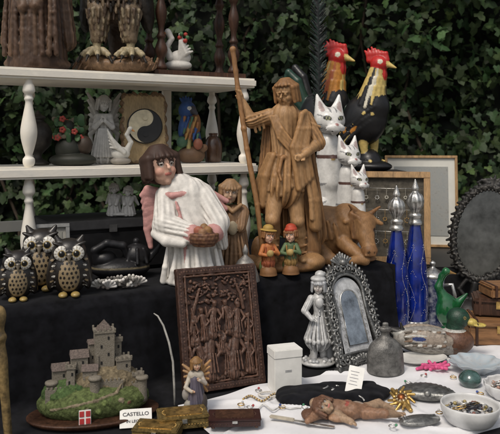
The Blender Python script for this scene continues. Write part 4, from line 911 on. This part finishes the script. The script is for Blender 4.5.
lathe('scalloped_ceramic_dish',sm([(.030,0),(.034,.004),(.060,.020),(.066,.026),(.062,.026),(.040,.014),(.001,.010)],3),mk('dish_blue',(.50,.53,.55),.35,0,.25,60,0,10,.2,col2=(.30,.36,.40)),None,(.575,1.745,.763),flute=(10,.07),n=100)
# ------------------------------------------------------------------ bottles
def bottle(name,loc,k=1.):
    g=grp(name,loc,(0,0,R(20)),k)
    lathe('glass_body',sm([(.030,0),(.032,.004),(.034,.03),(.036,.09),(.033,.15),(.026,.21),(.018,.26),(.014,.285),(.013,.30)],4),BLUEG,g)
    lathe('silver_foot',[(.036,0),(.038,.004),(.036,.022),(.034,.024),(.033,.024)],SILV,g,flute=(12,.03),n=72)
    lathe('silver_collar',sm([(.018,.286),(.020,.292),(.016,.302),(.018,.312),(.014,.318)],3),SILV,g,n=60)
    lathe('stopper',sm([(.012,.316),(.013,.325),(.020,.338),(.023,.352),(.018,.368),(.008,.378),(.010,.386),(.006,.398),(.002,.41),(.0005,.412)],4),SILV,g,flute=(10,.06),n=60)
    pts=[]
    for b in range(5):
        a0=b*1.256
        for i in range(60): t=i/59; z=.03+.20*t; r=.0355-.013*max(0,(z-.13)/.12); a=a0+.35*math.sin(t*7); pts.append((r*math.cos(a),r*math.sin(a),z))
        for j in range(6):
            z=.05+j*.035; r=.0358-.013*max(0,(z-.13)/.12)
            for i in range(7): a=a0+.5*(1 if j%2 else -1)*i/7; pts.append((r*math.cos(a),r*math.sin(a),z+.008*math.sin(i*.8)))
    beads('silver_filigree',pts,.0009,(.3,.3,.3),SILV,g)
bottle('blue_glass_decanter',(.452,2.12,.757),1.10); bottle('blue_glass_decanter.001',(.522,2.17,.757),1.14)
def mug():
    g=grp('blue_beer_stein',(.585,2.20,.757),(0,0,R(-20)))
    lathe('mug_body',sm([(.040,0),(.042,.01),(.036,.03),(.035,.10),(.037,.15),(.034,.155),(.030,.15),(.03,.02),(.001,.018)],3),mk('stein_blue',(.02,.035,.13),.35,0,.5,60,.2,200,.1,col2=(.20,.21,.24)),g)
    lathe('pewter_lid',sm([(.038,.155),(.038,.162),(.028,.172),(.012,.182),(.006,.19),(.010,.20),(.001,.207)],3),SILV,g)
    tube('handle',[(.035,0,.13),(.06,0,.135),(.068,0,.10),(.062,0,.06),(.036,0,.045)],.006,SILV,g)
mug()
def gbird():
    g=(.02,.15,.05); p=[E(0,0,28,13,11,18,g),C((0,0,10),(0,0,3),5,12,g)]+T([(-4,0,42),(-10,0,54),(-6,0,66),(-2,-2,72)],[7,4,3.4,4.4],g)+[C((-2,-2,72),(8,-6,70),2.6,.8,(.4,.22,.05)),C((10,0,34),(22,0,46),6,1.5,g)]
    sculpt('green_glass_goose',p,.8,.0027,(.600,2.09,.757),mat=mk('gglass',None,.1,0,.3,40,0,10,.6,0,trans=.35),k=3)
gbird()
# ------------------------------------------------------------------ duck decoy
def duck():
    gr=(.010,.045,.024); w=(.48,.47,.43); b=(.12,.055,.03); gy=(.32,.30,.27); y=(.50,.38,.09); k_=(.02,.018,.016)
    p=[E(-6,0,13,35,17,13,gy,(0,4,0)),E(18,0,14,18,15,13,b),C((-30,0,17),(-43,0,23),8,3,w),C((17,0,20),(19,0,32),9,8,gr),E(21,0,36,11,9.5,10,gr),
       E(-8,-12,18,24,6,8,(.30,.25,.20),(0,6,0)),E(-8,12,18,24,6,8,(.30,.25,.20),(0,6,0)),E(33,-3,33,5.5,5,3.6,y),E(40,-5,31,6.5,5.5,1.8,y),
       P(17.5,0,25,12,14,1.6,w),P(-18,-15,19,7,6,2.2,(.03,.05,.16)),P(-18,-15,22,8,6,.9,w),P(-18,-15,16,8,6,.9,w),P(-42,0,24,10,10,3,k_),
       PS((26,-8.4,38),1.7,(.2,.15,.05)),PS((26.3,-9.2,38),1.1,k_),P(38,-4,32,.6,7,1,k_),C((-32,-2,22),(-34,-2,30),2.6,1.2,k_)]
    for j in range(4):
        for i in range(8): p.append(C((6-i*4.5,-17+j*1.2-abs(i-3)*.1,13+j*4),(0-i*4.5,-17.2+j*1.2,12+j*4),1.2,.7,[(.16,.10,.06),w,(.10,.08,.06),gy][(i+j)%4]))
    for j in range(3):
        for i in range(7): p.append(P(-30+i*7+j*2,-16,4+j*3,2.2,5,.5,(.14,.12,.10)))
    sculpt('mallard_duck_decoy',p,.55,.00282,(.510,1.885,.762),(0,0,R(-6)),mat=mk('duck_paint',None,.45,0,.3,120,.4,260,0,.5),k=1.2)
duck()
# ------------------------------------------------------------------ frames at right
MATB=mk('mat_board',(.64,.63,.57),.75,0,.05,20)
picture('framed_print',(.685,2.74,.924),(R(-6),0,R(-8)),.285,.365,.010,LTWOOD,MATB,mk('pale_print',(.42,.42,.39),.6,0,.3,60,0,col2=(.25,.26,.25)),inner=.80)
fr=picture('earring_display_frame',(.490,2.375,.924),(R(-9),0,R(-12)),.262,.318,.022,LTWOOD,None,None,dep=.018)
box('back_panel',(.218,.003,.274),(0,.008,.159),mk('dark_felt',(.085,.075,.058),.95,0,.35,60),fr,bev=0)
rr=random.Random(11)
for j in range(3):
    tube('wire_%d'%j,[(-.105,-.004,.11+j*.075),(.0,-.004,.108+j*.075),(.105,-.004,.11+j*.075)],.0009,SILV,fr,n=6)
    for i in range(6):
        x=-.088+i*.035+rr.uniform(-.006,.006); z=.108+j*.075; pts=[(x,-.006,z-.005*k) for k in range(5)]; r_=rr.uniform(.005,.009); pts+=[(x+r_*math.cos(a),-.006,z-.026-r_+r_*math.sin(a)) for a in np.linspace(0,5.6,8)]
        beads('earring_%d_%d'%(j,i),pts,[.0014]*5+[.0022]*8,[(.40,.38,.32),(.3,.18,.06),(.1,.2,.2),(.45,.45,.45)][rr.randrange(4)],SILV if i%2 else MATT,fr)
# ------------------------------------------------------------------ black oval mirror
def omirror():
    g=grp('black_oval_mirror',(.720,2.27,.757),(R(-7),R(10),R(-22)))
    k_=(.018,.017,.016); l=(.045,.042,.037); s=.00285; p=[]; cz=102; N=96
    P_=[(34*math.cos(i/N*6.2832),54*math.sin(i/N*6.2832)) for i in range(N)]
    for i in range(N):
        a=P_[i]; b=P_[(i+1)%N]; p.append(C((a[0],0,cz+a[1]),(b[0],0,cz+b[1]),4.0,4.0,k_))
        if i%2==0: p.append(S((a[0]*.9,-3.4,cz+a[1]*.93),1.3,l))
        ph=i*1.3; p.append(E(a[0]+1.5*math.cos(ph),-4,cz+a[1]+1.5*math.sin(ph),2.4,1.2,.9,l,(0,i*41,0)))
        if i%4==0: p+=T([(a[0]*1.06,0,cz+a[1]*1.04),(a[0]*1.16+2,0,cz+a[1]*1.10),(a[0]*1.22,0,cz+a[1]*1.12-2)],[2.6,2.0,1.4],k_)
        if i%4==2: p.append(S((a[0]*1.13,-1,cz+a[1]*1.08),2.6,k_))
    for i in range(-4,5): p+=T([(i*1.2,-1,cz+56),(i*3.4,-1,cz+64-abs(i)),(i*4.6,-1,cz+68-abs(i)*3)],[1.8,1.8,1.2],l if i%2 else k_)
    p+=[C((0,0,0),(0,0,42),4,4,k_),S((0,0,20),6.5,k_),C((0,0,2),(0,0,4),24,20,k_)]+T([(-10,0,44),(-16,-1,32),(-6,-1,24)],2.4,k_)+T([(10,0,44),(16,-1,32),(6,-1,24)],2.4,k_)
    sculpt('frame',p,.75,s,parent=g,mat=mk('black_metal',None,.5,.3,.3,70,.3,300,0,.4),k=.7)
    V=[(31*s*math.cos(i/60*6.2832),-.004,(cz+51*math.sin(i/60*6.2832))*s) for i in range(60)]
    mesh('glass',V,[tuple(range(60))],mk('dark_mirror',(.10,.10,.097),.08,.9,.4,14),g,smooth=False)
    mesh('back',[(x,.004,z) for x,y,z in V],[tuple(range(60))],BLACK,g,smooth=False)
omirror()
def wbox(name,loc,rz,w,d,h,m):
    g=grp(name,loc,(0,0,R(rz))); box('body',(w,d,h*.66),(0,0,h*.33),m,g,bev=.003); box('lid',(w*1.03,d*1.04,h*.28),(0,0,h*.81),m,g,bev=.005); box('plate',(.018,.002,.022),(0,-d*.52-.001,h*.62),GOLD,g,bev=.0005)
    for sx in (-1,1): box('band',(.008,d*1.05,h*.99),(sx*w*.38,0,h*.497),DKWOOD,g,bev=.001)
wbox('wooden_chest',(.72,2.02,.762),-6,.17,.12,.075,MIDWOOD)
wbox('wooden_chest.001',(.735,2.04,.838),-14,.14,.10,.052,DKWOOD)
wbox('wooden_chest.002',(.755,2.04,.891),6,.12,.09,.036,MIDWOOD)
lathe('dark_vase',sm([(.03,0),(.034,.005),(.03,.03),(.042,.09),(.040,.13),(.02,.17),(.016,.19),(.024,.205),(.02,.206),(.001,.2)],4),mk('vase_dark',(.03,.02,.018),.3,0,.3,50,0,10,.3),None,(.86,2.12,.757))
lathe('glass_paperweight',sm([(.018,0),(.026,.012),(.026,.022),(.016,.034),(.001,.038)],4),mk('pw',(.05,.10,.09),.12,0,.4,60,0,10,.6),None,(.525,1.64,.763))
lathe('wooden_walking_stick',sm([(.007,0),(.008,.02),(.009,.10),(.011,.16),(.009,.19),(.013,.205),(.009,.22),(.015,.245),(.012,.262),(.001,.27)],4),mk('cane_wood',(.22,.15,.06),.55,0,.5,80,.3,200),None,(-.478,1.36,.757),(R(2),R(-4),0))
rr=random.Random(21)
for i,(x,y) in enumerate(((.00,1.50),(.07,1.50),(.12,1.50),(.405,1.47),(.43,1.70),(.53,1.58),(.38,1.65),(.50,1.69),(.02,1.60),(.56,1.49),(.29,1.40),(-.02,1.515))):
    g=grp('finger_ring' if i==0 else 'finger_ring.%03d'%i,(x,y,.767),(0,0,rr.uniform(0,3)))
    tube('band',[(.007*math.cos(a),.007*math.sin(a),0) for a in np.linspace(0,6.28,21)[:-1]],.0012,GOLD if i%2 else SILV,g,n=8,closed=True)
    beads('stone',[(.008,0,.002)],.003,[(.3,.04,.04),(.03,.06,.22),(.05,.2,.1),(.4,.4,.4)][i%4],PORC,g)
print('done',len(bpy.data.objects))
